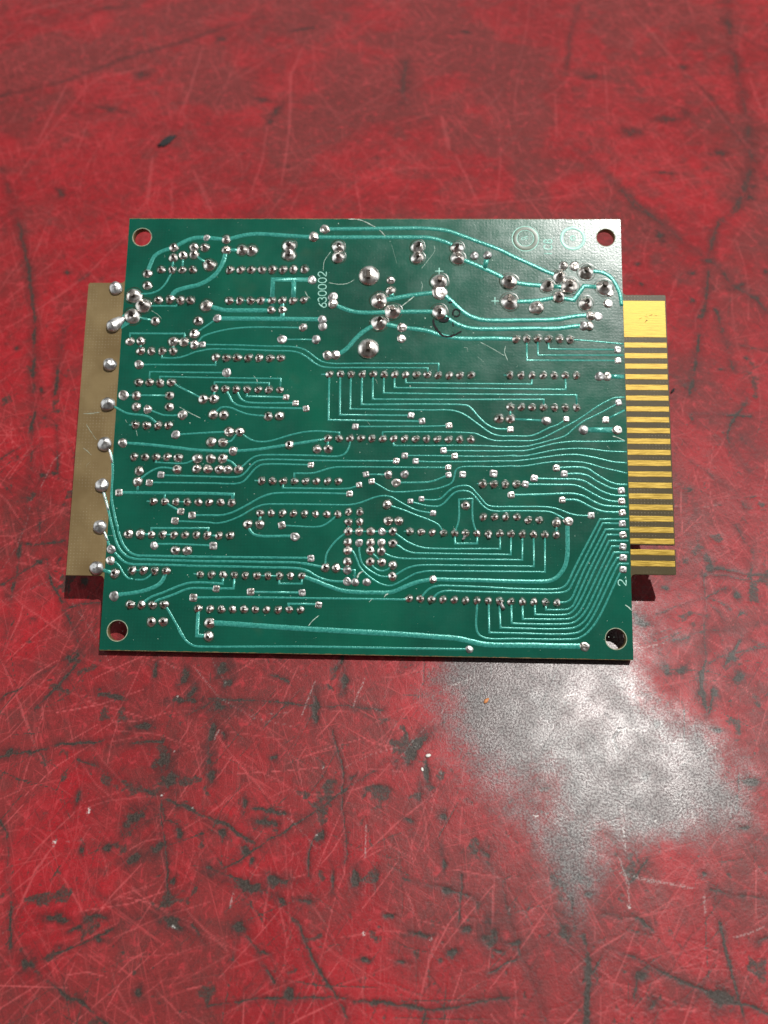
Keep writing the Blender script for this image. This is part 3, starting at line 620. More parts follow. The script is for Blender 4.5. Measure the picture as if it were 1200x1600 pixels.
def mesh_from(name, verts, faces, smooth=True):
    m = bpy.data.meshes.new(name)
    m.from_pydata([tuple(c*MM for c in v) for v in verts], [], faces)
    if smooth:
        for p in m.polygons: p.use_smooth = True
    m.update()
    return m

class Mat:
    def __init__(s, name):
        s.m = bpy.data.materials.new(name)
        s.m.use_nodes = True
        s.t = s.m.node_tree
        s.b = s.t.nodes['Principled BSDF']
        s.tc = s.t.nodes.new('ShaderNodeTexCoord')
    def n(s, typ, **kw):
        nd = s.t.nodes.new(typ)
        for k, v in kw.items(): setattr(nd, k, v)
        return nd
    def l(s, a, b): s.t.links.new(a, b)
    def set(s, **kw):
        for k, v in kw.items():
            s.b.inputs[k.replace('_', ' ')].default_value = v
        return s
    def vec(s, scale=(1, 1, 1), rotz=0, src='Object'):
        vr = s.n('ShaderNodeVectorRotate', rotation_type='Z_AXIS')
        vr.inputs['Angle'].default_value = rotz
        s.l(s.tc.outputs[src], vr.inputs['Vector'])
        mp = s.n('ShaderNodeMapping')
        mp.inputs['Scale'].default_value = scale
        s.l(vr.outputs[0], mp.inputs['Vector'])
        return mp.outputs[0]
    def noise(s, scale, detail=3, rough=0.55, vec=None, dist=0):
        nd = s.n('ShaderNodeTexNoise')
        nd.inputs['Scale'].default_value = scale
        nd.inputs['Detail'].default_value = detail
        nd.inputs['Roughness'].default_value = rough
        nd.inputs['Distortion'].default_value = dist
        s.l(vec or s.tc.outputs['Object'], nd.inputs['Vector'])
        return nd.outputs[0]
    def ramp(s, src, p0, p1, c0=0.0, c1=1.0):
        nd = s.n('ShaderNodeMapRange')
        nd.interpolation_type = 'SMOOTHSTEP'
        nd.inputs[1].default_value = p0; nd.inputs[2].default_value = p1
        nd.inputs[3].default_value = c0; nd.inputs[4].default_value = c1
        s.l(src, nd.inputs[0])
        return nd.outputs[0]
    def math(s, op, a, b=None):
        nd = s.n('ShaderNodeMath', operation=op)
        for i, v in enumerate((a, b)):
            if v is None: continue
            if isinstance(v, (int, float)): nd.inputs[i].default_value = v
            else: s.l(v, nd.inputs[i])
        return nd.outputs[0]
    def mix(s, fac, a, b):
        nd = s.n('ShaderNodeMix', data_type='RGBA')
        if isinstance(fac, (int, float)): nd.inputs[0].default_value = fac
        else: s.l(fac, nd.inputs[0])
        for i, v in ((6, a), (7, b)):
            if isinstance(v, tuple): nd.inputs[i].default_value = v if len(v) == 4 else v+(1,)
            else: s.l(v, nd.inputs[i])
        return nd.outputs[2]
    def attr(s, name):
        return s.n('ShaderNodeAttribute', attribute_name=name).outputs['Fac']
    def bump(s, h, strength, dist):
        nd = s.n('ShaderNodeBump')
        nd.inputs['Strength'].default_value = strength
        nd.inputs['Distance'].default_value = dist
        s.l(h, nd.inputs['Height'])
        s.l(nd.outputs[0], s.b.inputs['Normal'])
        return nd

# ------------------------------------------------------------------ materials
def m_table():
    M = Mat('worn_red_paint')
    wear0, pale, dark, white, brown_tone, bare = (M.attr(a) for a in ('wear', 'pale', 'dark', 'white', 'brown_tone', 'bare'))
    grime = M.attr('grime')
    n1 = M.noise(28, 5, 0.6)
    n2 = M.noise(160, 4, 0.6)
    n3 = M.noise(1000, 3, 0.7)
    n4 = M.noise(2400, 3, 0.65)
    grit = M.math('SUBTRACT', M.math('ADD', M.math('MULTIPLY', n3, 0.7), M.math('MULTIPLY', n4, 0.5)), 0.6)
    wear = M.ramp(M.math('ADD', wear0, M.math('MULTIPLY', grit, 1.35)), 0.30, 0.92)
    wear = M.math('MULTIPLY', wear, M.ramp(wear0, 0.02, 0.15))
    red = M.mix(M.ramp(n1, 0.33, 0.66), (0.225, 0.008, 0.012), (0.345, 0.015, 0.021))
    red = M.mix(M.ramp(n2, 0.45, 0.75, 0, 0.45), red, (0.155, 0.010, 0.013))
    red = M.mix(M.math('MULTIPLY', brown_tone, 0.8), red, (0.105, 0.028, 0.025))
    red = M.mix(M.ramp(n4, 0.50, 0.72, 0, 0.6), red, (0.07, 0.014, 0.014))
    red = M.mix(M.ramp(M.noise(3300, 2, 0.6), 0.54, 0.74, 0, 0.5), red, (0.38, 0.048, 0.05))
    mot = M.noise(420, 6, 0.72, dist=0.6)
    red = M.mix(M.ramp(mot, 0.52, 0.70, 0, 0.7), red, (0.40, 0.034, 0.042))
    red = M.mix(M.ramp(mot, 0.32, 0.46, 0.62, 0), red, (0.085, 0.017, 0.017))
    # fine streaks in a few directions
    h = None; hd = None
    for i, (a, sx, sy, lo, hi) in enumerate(((0.5, 45, 1300, 0.60, 0.70), (1.15, 40, 1500, 0.59, 0.69), (2.2, 55, 1500, 0.61, 0.71), (2.9, 35, 1200, 0.62, 0.72), (1.5, 60, 1700, 0.60, 0.70), (0.85, 70, 1900, 0.60, 0.70))):
        q = M.ramp(M.noise(1.0, 2, 0.6, M.vec((sx, sy, 1), a)), lo, hi)
        if i % 3 == 2: hd = q if hd is None else M.math('MAXIMUM', hd, q)
        else: h = q if h is None else M.math('MAXIMUM', h, q)
    patchy = M.ramp(n1, 0.35, 0.65, 0.15, 0.6)
    red = M.mix(M.math('MULTIPLY', hd, 0.5), red, (0.075, 0.018, 0.018))
    red = M.mix(M.math('MULTIPLY', h, patchy), red, (0.40, 0.052, 0.055))
    red = M.mix(M.math('MULTIPLY', pale, M.ramp(n3, 0.3, 0.6, 0.35, 0.8)), red, (0.52, 0.095, 0.098))
    grey = M.mix(M.ramp(n4, 0.35, 0.7), (0.026, 0.020, 0.017), (0.064, 0.050, 0.042))
    metal = M.mix(M.ramp(n4, 0.40, 0.60), (0.022, 0.023, 0.024), (0.082, 0.081, 0.079))
    red = M.mix(M.math('MULTIPLY', grime, M.ramp(n3, 0.3, 0.65, 0.4, 0.95)), red, (0.034, 0.017, 0.016))
    c = M.mix(wear, red, grey)
    bm = M.ramp(M.math('ADD', bare, M.math('MULTIPLY', grit, 0.55)), 0.12, 0.86, 0, 0.94)
    c = M.mix(bm, c, metal)
    c = M.mix(M.math('MULTIPLY', dark, 0.92), c, (0.022, 0.021, 0.021))
    wh = M.math('MULTIPLY', white, M.ramp(n4, 0.40, 0.58))
    c = M.mix(wh, c, (0.60, 0.58, 0.55))
    M.l(c, M.b.inputs['Base Color'])
    M.l(M.math('MULTIPLY', bm, 0.1), M.b.inputs['Metallic'])
    r = M.math('SUBTRACT', M.ramp(n2, 0.3, 0.7, 0.38, 0.48), M.math('MULTIPLY', bm, 0.12))
    M.l(r, M.b.inputs['Roughness'])
    M.l(M.math('ADD', M.math('MULTIPLY', M.math('MULTIPLY', bm, M.ramp(n4, 0.40, 0.58, 0.10, 1.0)), 0.22), 0.19), M.b.inputs['Specular IOR Level'])
    n3w = M.math('MULTIPLY', n3, M.math('SUBTRACT', 1.0, M.math('MULTIPLY', bm, 0.85)))
    hgt = M.math('ADD', n3w, M.math('ADD', M.math('MULTIPLY', n4, 0.8), M.math('MULTIPLY', M.noise(5200, 2, 0.6), 0.45)))
    hgt = M.math('SUBTRACT', hgt, M.math('MULTIPLY', h, 0.12))
    bp = M.bump(hgt, 0.8, 0.00010)
    M.l(M.math('SUBTRACT', 0.5, M.math('MULTIPLY', bm, 0.20)), bp.inputs['Strength'])
    return M.m

def m_mask():
    M = Mat('green_solder_mask')
    n = M.noise(45, 5, 0.6)
    w1 = M.n('ShaderNodeTexWave', wave_type='BANDS', bands_direction='X'); w1.inputs['Scale'].default_value = 420; w1.inputs['Distortion'].default_value = 1.5
    w2 = M.n('ShaderNodeTexWave', wave_type='BANDS', bands_direction='Y'); w2.inputs['Scale'].default_value = 420; w2.inputs['Distortion'].default_value = 1.5
    M.l(M.tc.outputs['Object'], w1.inputs['Vector']); M.l(M.tc.outputs['Object'], w2.inputs['Vector'])
    weave = M.math('MULTIPLY', w1.outputs['Fac'], w2.outputs['Fac'])
    c = M.mix(M.ramp(n, 0.3, 0.7), (0.0005, 0.060, 0.038), (0.001, 0.096, 0.060))
    c = M.mix(M.math('MULTIPLY', weave, 0.2), c, (0.001, 0.112, 0.072))
    c = M.mix(M.ramp(M.noise(17, 3, 0.5, M.vec((1.6, 0.7, 1), 0.1)), 0.50, 0.68, 0, 0.55), c, (0.001, 0.140, 0.078))
    # yellowish stains where flux has aged
    c = M.mix(M.ramp(M.noise(75, 3, 0.5, M.vec((1, 1, 1), 0.4)), 0.62, 0.78, 0, 0.4), c, (0.045, 0.085, 0.048))
    M.l(c, M.b.inputs['Base Color'])
    M.l(M.ramp(M.noise(160, 4, 0.65), 0.3, 0.75, 0.20, 0.28), M.b.inputs['Roughness'])
    hg = M.math('ADD', M.math('MULTIPLY', weave, 0.12), M.noise(1800, 3, 0.65))
    M.bump(hg, 0.35, 0.00005)
    M.set(Specular_IOR_Level=0.8)
    return M.m

def m_trace():
    M = Mat('copper_under_mask')
    n = M.noise(2200, 3, 0.7)
    n2 = M.noise(300, 3, 0.6)
    c = M.mix(M.ramp(n, 0.3, 0.72), (0.020, 0.225, 0.180), (0.072, 0.41, 0.34))
    c = M.mix(M.ramp(n2, 0.55, 0.75, 0, 0.5), c, (0.014, 0.185, 0.16))
    M.l(c, M.b.inputs['Base Color'])
    M.set(Metallic=0.2, Roughness=0.27, Specular_IOR_Level=0.6)
    M.bump(n, 0.8, 0.00008)
    return M.m

def m_laminate():
    M = Mat('bare_glass_laminate')
    n = M.noise(60, 4, 0.6)
    c = M.mix(M.ramp(n, 0.3, 0.7), (0.145, 0.098, 0.042), (0.232, 0.170, 0.082))
    v = M.n('ShaderNodeTexVoronoi', feature='F1'); v.inputs['Scale'].default_value = 1.0; v.inputs['Randomness'].default_value = 0.12
    M.l(M.vec((1350, 1350, 1)), v.inputs['Vector'])
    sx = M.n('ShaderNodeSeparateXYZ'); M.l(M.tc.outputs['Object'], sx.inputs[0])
    c = M.mix(M.ramp(sx.outputs[0], 0.1178, 0.1182, 0, 0.8), c, (0.050, 0.042, 0.019))  # shade beneath the translucent right tab, put into its colour
    dots = M.math('MULTIPLY', M.ramp(v.outputs['Distance'], 0.10, 0.24, 1, 0), M.ramp(M.noise(130, 3, 0.6), 0.40, 0.62))
    c = M.mix(M.math('MULTIPLY', dots, 0.25), c, (0.50, 0.44, 0.32))
    M.l(c, M.b.inputs['Base Color'])
    M.set(Roughness=0.42, Specular_IOR_Level=0.25)
    M.bump(M.noise(1300, 3, 0.6), 0.3, 0.00005)
    return M.m

def m_metal(name, c0, c1, rough, metal=1.0, nscale=700, bump=0.25, dist=0.00004, scl=(1, 1, 1)):
    M = Mat(name)
    n = M.noise(nscale, 3, 0.6, M.vec(scl))
    M.l(M.mix(M.ramp(n, 0.35, 0.7), c0, c1), M.b.inputs['Base Color'])
    M.l(M.ramp(n, 0.3, 0.75, rough*0.8, rough*1.3), M.b.inputs['Roughness'])
    M.set(Metallic=metal)
    if bump: M.bump(n, bump, dist)
    return M.m

def m_plain(name, c, rough=0.5, metal=0.0, var=0.3, nscale=600):
    M = Mat(name)
    n = M.noise(nscale, 3, 0.6)
    M.l(M.mix(M.ramp(n, 0.3, 0.7), tuple(x*(1-var) for x in c), tuple(min(1, x*(1+var)) for x in c)), M.b.inputs['Base Color'])
    M.set(Roughness=rough, Metallic=metal)
    return M.m

TABLE = m_table()
MASK = m_mask()
TRACE = m_trace()
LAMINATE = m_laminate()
SOLDER = m_metal('bright_solder', (0.55, 0.50, 0.45), (0.90, 0.88, 0.85), 0.31, bump=0.6, dist=0.00009, nscale=1400)
DULL = m_metal('dull_solder', (0.34, 0.335, 0.33), (0.66, 0.66, 0.65), 0.40, metal=0.92, bump=0.8, dist=0.00016)
LEAD = m_metal('tinned_lead', (0.08, 0.068, 0.058), (0.20, 0.175, 0.155), 0.32)
GOLD = m_metal('gold_plating', (0.36, 0.225, 0.022), (0.74, 0.51, 0.095), 0.47, metal=0.35, nscale=1.0, scl=(260, 4200, 1), bump=0.4, dist=0.00003)
INKM = m_plain('black_marker_ink', (0.004, 0.004, 0.005), 0.85)
SCR = m_plain('scraped_mask', (0.42, 0.55, 0.47), 0.6, nscale=1500)
BROWN = m_plain('scraped_laminate_ring', (0.06, 0.10, 0.06), 0.35)
RIM = m_plain('pale_cut_laminate', (0.30, 0.34, 0.24), 0.5)
BLACK = m_plain('black_moulding', (0.012, 0.012, 0.013), 0.9)
BLUE = m_plain('dark_blue_sleeve', (0.012, 0.02, 0.06), 0.35)

# ------------------------------------------------------------------ table top
def vnoise(x, y, size, seed):
    g = np.random.RandomState(seed).rand(256, 256)
    u = x/size+37.3; v = y/size+91.7
    i = np.floor(u).astype(int); j = np.floor(v).astype(int)
    fu = u-i; fv = v-j
    fu = fu*fu*(3-2*fu); fv = fv*fv*(3-2*fv)
    i0 = i % 256; i1 = (i+1) % 256; j0 = j % 256; j1 = (j+1) % 256
    return (g[i0, j0]*(1-fu)+g[i1, j0]*fu)*(1-fv)+(g[i0, j1]*(1-fu)+g[i1, j1]*fu)*fv
def fbm(x, y, size, seed, octv=4):
    s = 0; a = 0.5; t = 0
    for k in range(octv):
        s = s+a*vnoise(x, y, size/2**k, seed+k); t += a; a *= 0.55
    return s/t
def sstep(v, a, b):
    t = np.clip((v-a)/(b-a), 0, 1)
    return t*t*(3-2*t)

def build_table():
    NX, NY = 820, 1000
    u = np.linspace(-1.22, 1.22, NX)
    u = np.concatenate(([-6, -2.4], u, [2.4, 6]))
    t = np.linspace(0, 1, NY)
    y = -88 + 400*(0.42*t+0.58*t**2)
    y = np.concatenate(([-600, -160], y, [420, 900]))
    half = np.interp(y, [-600, -88, 312, 900], [110, 72, 172, 300])
    X = 6+half[:, None]*u[None, :]
    X[0] = 6+140*u; X[-1] = 6+140*u
    Y = np.repeat(y[:, None], len(u), 1)
    ny, nx = X.shape
    wx = X+2.2*(fbm(X, Y, 6, 11)-0.5)+0.9*(fbm(X, Y, 1.4, 12, 3)-0.5)
    wy = Y+2.2*(fbm(X, Y, 6, 21)-0.5)+0.9*(fbm(X, Y, 1.4, 22, 3)-0.5)
    A = {k: np.zeros_like(X) for k in ('wear', 'pale', 'dark', 'white', 'grime')}
    brk = fbm(X, Y, 7, 15, 3)
    fine = fbm(X, Y, 1.3, 5, 3)
    def rows(lo, hi):
        a = np.searchsorted(y, lo); b = np.searchsorted(y, hi)
        return slice(max(a-1, 0), b+1)
    def seg(field, pts, wd, val, soft=0.5, warp=1.0, ragged=0.5, taper=False, halo=False):
        pts = np.array(pts); pad = wd+2.5
        sl = rows(pts[:, 1].min()-pad, pts[:, 1].max()+pad)
        x0, x1 = pts[:, 0].min()-pad, pts[:, 0].max()+pad
        hs = half[sl]
        if hs.size == 0: return
        hm = (hs.min(), hs.max())
        ux = [(xx-6)/hh for xx in (x0, x1) for hh in hm]
        c = slice(max(np.searchsorted(u, min(ux))-1, 0), np.searchsorted(u, max(ux))+1)
        px = X[sl, c]*(1-warp)+wx[sl, c]*warp; py = Y[sl, c]*(1-warp)+wy[sl, c]*warp
        if px.size == 0: return
        d = np.full(px.shape, 1e9); tt = np.zeros(px.shape)
        n = len(pts)-1
        for k in range(n):
            ax, ay = pts[k]; bx, by = pts[k+1]
            vx, vy = bx-ax, by-ay
            L2 = vx*vx+vy*vy+1e-9
            s = np.clip(((px-ax)*vx+(py-ay)*vy)/L2, 0, 1)
            dd = np.hypot(px-ax-s*vx, py-ay-s*vy)
            m = dd < d
            d = np.where(m, dd, d); tt = np.where(m, (k+s)/n, tt)
        r = wd/2*(1-ragged+2*ragged*fine[sl, c])
        if taper: r = r*np.sqrt(np.clip(4*tt*(1-tt), 0.05, 1))
        a = val*(1-sstep(d, r*(1-soft), r*(1+soft)+0.06))
        if field == 'wear':
            a = a*(0.42+0.58*sstep(brk[sl, c], 0.36, 0.58))
            if halo:
                G = A['grime']
                G[sl, c] = np.maximum(G[sl, c], 0.7*(1-sstep(d, 0, wd*2.4+0.5))*(0.3+0.7*brk[sl, c]*1.4))
        F = A[field]
        F[sl, c] = np.maximum(F[sl, c], a)
    def blob(field, bx, by, a, b, ang, val):
        R = max(a, b)*2.8+2
        sl = rows(by-R, by+R)
        px, py = wx[sl]-bx, wy[sl]-by
        ca, sa = math.cos(math.radians(ang)), math.sin(math.radians(ang))
        q = np.hypot((px*ca+py*sa)/a, (-px*sa+py*ca)/b)
        q = q+1.5*(fine[sl]-0.5)+0.7*(fbm(px+bx, py+by, 2.5, 31, 2)-0.5)
        F = A[field]
        F[sl] = np.maximum(F[sl], val*(1-sstep(q, 0.45, 1.2)))
        if field == 'wear':
            G = A['grime']
            G[sl] = np.maximum(G[sl], 0.9*(1-sstep(q, 0.4, 2.6)))
    # big worn patch beside the board
    pp = np.array(WORN_PATCH)
    sl = rows(-90, 20)
    px, py = wx[sl], wy[sl]
    d = np.full(px.shape, 1e9); inside = np.zeros(px.shape, bool)
    for k in range(len(pp)):
        ax, ay = pp[k]; bx, by = pp[(k+1) % len(pp)]
        vx, vy = bx-ax, by-ay
        s = np.clip(((px-ax)*vx+(py-ay)*vy)/(vx*vx+vy*vy+1e-9), 0, 1)
        d = np.minimum(d, np.hypot(px-ax-s*vx, py-ay-s*vy))
        cr = ((ay > py) != (by > py)) & (px < (bx-ax)*(py-ay)/(by-ay+1e-9)+ax)
        inside ^= cr
    sd = np.where(inside, d, -d)+15*(fbm(X[sl], Y[sl], 11, 41)-0.5)+4*(fine[sl]-0.5)
    bare = np.zeros_like(X); bare[sl] = sstep(sd, -13.0, 14.0)
    A['wear'][sl] = np.maximum(A['wear'][sl], 0.30*sstep(sd, -12.0, 2.0))
    # scattered wear everywhere
    big = fbm(X, Y, 55, 51)
    sp = fbm(wx, wy, 5, 61)
    lowleft = np.exp(-(((X+25)/45)**2+((Y+15)/38)**2))
    A['wear'] = np.maximum(A['wear'], 0.75*sstep(sp+0.16*(big-0.5)+0.05*lowleft, 0.70, 0.80)*np.where(Y > 90, 0.35, 1))
    spk = fbm(X, Y, 1.1, 71, 2)
    A['wear'] = np.maximum(A['wear'], 0.7*sstep(spk+0.25*(big-0.5), 0.80, 0.90)*np.where(Y > 90, 0.3, 1))
    for ln in WEAR_LINES.split('\n'):
        k, wd, *v = ln.split()
        v = list(map(float, v)); pts = list(zip(v[::2], v[1::2]))
        f, val = dict(d=('wear', 0.92), k=('dark', 1.0), p=('pale', 0.6), w=('white', 0.33))[k]
        if k == 'p': wd = float(wd)*0.7
        seg(f, pts, float(wd), val, warp=0.3 if k in 'pw' else 0.6, ragged=0.75, taper=k in 'pw', halo=True)
    for ln in WEAR_BLOBS.split('\n'):
        k, *v = ln.split()
        v = list(map(float, v))
        f, val = dict(d=('wear', 0.95), k=('dark', 1.0), w=('white', 0.9))[k]
        if k == 'w': v[2] *= 0.7; v[3] *= 0.7
        blob(f, *v, val)
    # hairline scratches: many pale ones, some grey
    rn = random.Random(3)
    for k in range(4600):
        cx = rn.uniform(-170, 170); cy = -85+390*rn.random()**1.35
        if abs(cx) > 75+0.28*(cy+85)+25: continue
        a = rn.choice((rn.gauss(1.15, 0.3), rn.gauss(0.45, 0.3), rn.gauss(2.3, 0.4), rn.uniform(0, math.pi)))
        ln = rn.uniform(4, 30)*(1+cy/300); cv = rn.gauss(0, 0.25)
        pts = []
        for s in (-0.5, -0.17, 0.17, 0.5):
            aa = a+cv*s
            pts.append((cx+ln*s*math.cos(aa), cy+ln*s*math.sin(aa)))
        wd = rn.uniform(0.07, 0.22)*(1+max(cy, 0)/160)
        q = rn.random()
        if q < 0.45: seg('pale', pts, wd, rn.uniform(0.15, 0.5), 0.6, 0.04, 0.5, True)
        elif q < 0.95: seg('wear', pts, wd*1.3, rn.uniform(0.3, 0.75), 0.6, 0.12, 0.7, True)
        else: seg('white', pts, wd*0.6, rn.uniform(0.08, 0.25) if cy < 60 else 0.05, 0.5, 0.04, 0.9, True)
    for k in range(1500):
        cy = -85+150*rn.random()**1.2; cx = rn.uniform(-100, 105)
        a = rn.choice((rn.gauss(1.2, 0.25), rn.gauss(0.5, 0.25), rn.gauss(2.6, 0.3), rn.uniform(0, math.pi)))
        ln = rn.uniform(3, 22); cv = rn.gauss(0, 0.15)
        pts = [(cx+ln*q*math.cos(a+cv*q), cy+ln*q*math.sin(a+cv*q)) for q in (-0.5, 0, 0.5)]
        if k % 5 < 3: seg('wear', pts, rn.uniform(0.12, 0.26), rn.uniform(0.45, 0.9), 0.45, 0.06, 0.6, True)
        else: seg('pale', pts, rn.uniform(0.10, 0.2), rn.uniform(0.4, 0.9), 0.45, 0.02, 0.5, True)
    brown_tone = sstep(fbm(wx, wy, 26, 81), 0.40, 0.64)*np.interp(Y, [-90, 60, 200], [0.8, 0.7, 0.9])
    brown_tone = np.maximum(brown_tone, 0.8*sstep(fbm(wx*0.6, wy, 9, 91), 0.52, 0.68)*np.interp(Y, [-90, 20, 90], [0.6, 0.6, 0.5]))
    brown_tone = brown_tone+0.4*sstep(Y, 90, 230)  # tone turns darker and browner towards the far end
    brown_tone = brown_tone*np.where((X < -40) & (Y > 40), 0.75, 1)
    brown_tone = np.clip(brown_tone+0.5*sstep(fbm(wx, wy, 3.0, 85, 3), 0.55, 0.7)*0.6, 0, 1)
    A['wear'] *= np.interp(Y, [60, 200], [1, 0.62])
    A['pale'] *= np.interp(Y, [60, 160], [1, 0.6])
    A['brown_tone'] = brown_tone; A['bare'] = bare
    Z = -0.05*np.maximum(A['wear'], A['dark'])-0.02*A['pale']
    inpatch = np.zeros_like(X); inpatch[sl] = sstep(sd, -3, 3.5)
    Z = Z+0.05*inpatch*A['wear']
    co = np.stack([X, Y, Z], -1).reshape(-1, 3)*MM
    me = bpy.data.meshes.new('table_top')
    nv = nx*ny; nf = (nx-1)*(ny-1)
    idx = np.arange(nv).reshape(ny, nx)
    q = np.stack([idx[:-1, :-1], idx[:-1, 1:], idx[1:, 1:], idx[1:, :-1]], -1).reshape(-1, 4)
    me.vertices.add(nv); me.vertices.foreach_set('co', co.ravel().astype(np.float32))
    me.loops.add(nf*4); me.loops.foreach_set('vertex_index', q.ravel().astype(np.int32))
    me.polygons.add(nf); me.polygons.foreach_set('loop_start', np.arange(0, nf*4, 4, dtype=np.int32))
    me.polygons.foreach_set('use_smooth', np.ones(nf, bool))
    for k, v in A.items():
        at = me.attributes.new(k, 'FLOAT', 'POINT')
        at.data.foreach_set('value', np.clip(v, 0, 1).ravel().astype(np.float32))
    me.update(calc_edges=True)
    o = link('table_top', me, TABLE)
    tag(o, 'scratched red painted table top with worn grey patches', 'table', kind='structure')
build_table()

# ------------------------------------------------------------------ circuit board
board = bpy.data.objects.new('circuit_board', None)
col.objects.link(board)
board.empty_display_size = 0.01
board.location = BOARD_ORG
board.rotation_euler = (TILT, 0, 0)
tag(board, 'green printed circuit board lying solder side up with gold edge contacts', 'circuit board')

def circle(cx, cy, r, n=40):
    return [(cx+r*math.cos(2*math.pi*k/n), cy+r*math.sin(2*math.pi*k/n)) for k in range(n)]
def sheet(name, loops, z0, z1, mat, parent, bevel=0.0):
    cu = bpy.data.curves.new(name, 'CURVE')
    cu.dimensions = '2D'; cu.fill_mode = 'BOTH'
    for lp in loops:
        s = cu.splines.new('POLY'); s.points.add(len(lp)-1)
        for p, c in zip(s.points, lp): p.co = (c[0]*MM, c[1]*MM, 0, 1)
        s.use_cyclic_u = True
    cu.extrude = (z1-z0)/2*MM-bevel*MM
    cu.bevel_depth = bevel*MM; cu.bevel_resolution = 1; cu.offset = -bevel*MM
    tmp = bpy.data.objects.new('tmp', cu)
    me = bpy.data.meshes.new_from_object(tmp)
    bpy.data.objects.remove(tmp); bpy.data.curves.remove(cu)
    me.name = name
    me.materials.clear()
    o = link(name, me, mat, parent)
    o.location = (0, 0, (z0+z1)/2*MM)
    return o
def arc(cx, cy, r, a0, a1, n=6):
    return [(cx+r*math.cos(math.radians(a0+(a1-a0)*k/n)), cy+r*math.sin(math.radians(a0+(a1-a0)*k/n))) for k in range(n+1)]
XL, XR = -8.8, 127.95
fil = 1.0
outline = [(0, 0), (W, 0)]
outline += arc(W+fil, 18.75-fil, fil, 180, 90)
outline += [(XR-0.15, 18.75), (XR, 18.9), (XR, 24.33), (118.0, 24.33), (118.0, 25.4), (XR, 25.4), (XR, 83.9), (XR-0.25, 84.15)]
outline += arc(W+fil, 84.15+fil, fil, 270, 180)
outline += [(W, H), (0, H)]
outline += arc(-fil, 86.6+fil, fil, 0, -90)
outline += [(XL+0.4, 86.6), (XL, 86.2), (XL, 16.6)]
outline += arc(-fil, 16.6-fil, fil, 90, 0)
HOLES = [(3.41, 98.27, 2.2), (114.42, 98.45, 2.15), (3.82, 4.4, 2.22), (114.33, 4.55, 2.22)]
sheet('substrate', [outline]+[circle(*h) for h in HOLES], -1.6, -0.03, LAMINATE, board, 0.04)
je = random.Random(9)
mk = [(0.02+(W-0.04)*k/160, 0.15+je.uniform(-.07, .07)) for k in range(161)]
mk += [(W-0.02+je.uniform(-.015, .015), 0.15+(H-0.3)*k/130) for k in range(1, 131)]
mk += [(W-0.02-(W-0.04)*k/160, H-0.14+je.uniform(-.07, .07)) for k in range(1, 161)]
mk += [(0.02+je.uniform(-.015, .015), H-0.14-(H-0.3)*k/130) for k in range(1, 130)]
sheet('solder_mask', [mk]+[circle(h[0], h[1], h[2]+0.14) for h in HOLES], -0.03, 0.0, MASK, board)

# ---- copper traces under the mask
def smooth_path(pts, step=0.55):
    pts = [Vector((p[0], p[1])) for p in pts]
    cut = [0]
    for i in range(1, len(pts)-1):
        a = (pts[i]-pts[i-1]).normalized(); b = (pts[i+1]-pts[i]).normalized()
        if a.dot(b) < math.cos(math.radians(52)): cut.append(i)
    cut.append(len(pts)-1)
    out = []
    for c0, c1 in zip(cut[:-1], cut[1:]):
        q = pts[c0:c1+1]
        if len(q) > 2:
            e = [q[0]*2-q[1]]+q+[q[-1]*2-q[-2]]
            res = []
            for k in range(1, len(e)-2):
                p0, p1, p2, p3 = e[k-1:k+3]
                t0 = 0.0; t1 = t0+max((p1-p0).length, 1e-4)**0.5; t2 = t1+max((p2-p1).length, 1e-4)**0.5; t3 = t2+max((p3-p2).length, 1e-4)**0.5
                n = max(2, min(14, int((p2-p1).length/step)))
                for j in range(n):
                    t = t1+(t2-t1)*j/n
                    A1 = p0*((t1-t)/(t1-t0))+p1*((t-t0)/(t1-t0)); A2 = p1*((t2-t)/(t2-t1))+p2*((t-t1)/(t2-t1)); A3 = p2*((t3-t)/(t3-t2))+p3*((t-t2)/(t3-t2))
                    B1 = A1*((t2-t)/(t2-t0))+A2*((t-t0)/(t2-t0)); B2 = A2*((t3-t)/(t3-t1))+A3*((t-t1)/(t3-t1))
                    res.append(B1*((t2-t)/(t2-t1))+B2*((t-t1)/(t2-t1)))
            q = res+[q[-1]]
        out += q if not out else q[1:]
    return out
def ribbon(pts, w, h, z=0.0, wob=0.0, flat=False):
    n = len(pts); V = []; F = []
    k = 3 if flat else 5
    for i, p in enumerate(pts):
        d0 = (pts[i]-pts[i-1]).normalized() if i else None
        d1 = (pts[i+1]-pts[i]).normalized() if i < n-1 else None
        if d0 is None: d0 = d1
        if d1 is None: d1 = d0
        t = d0+d1
        t = t.normalized() if t.length > 1e-6 else d0
        nn = Vector((-t.y, t.x)); m = 1/max(0.55, abs(nn.dot(Vector((-d0.y, d0.x)))))
        hw = w/2*m*(1+random.uniform(-wob, wob))
        if flat:
            if i in (0, n-1): hw *= 0.35
            sec = ((-hw, 0), (0, h), (hw, 0))
        else:
            s = min(0.07, hw*0.4)
            sec = ((-hw-0.03, -0.004), (-hw+s, h*0.93), (0, h), (hw-s, h*0.93), (hw+0.03, -0.004))
        for (a, zz) in sec: V.append((p.x+nn.x*a, p.y+nn.y*a, z+zz))
    for i in range(n-1):
        for j in range(k-1):
            F.append((i*k+j, i*k+j+1, (i+1)*k+j+1, (i+1)*k+j)[::-1])
    F.append(tuple(range(k))); F.append(tuple(range((n-1)*k, n*k))[::-1])
    return V, F
for i, ln in enumerate(TRACES.split('\n')):
    v = list(map(float, ln.split()))
    pts = list(zip(v[1::2], v[2::2]))
    V, F = ribbon(smooth_path(pts), v[0]*(0.82 if v[0] < 0.7 else 0.96), (0.058 if v[0] < 0.7 else 0.085)+0.003*(i % 7), wob=0.06)
    link('trace', mesh_from('trace', V, F), TRACE, board)
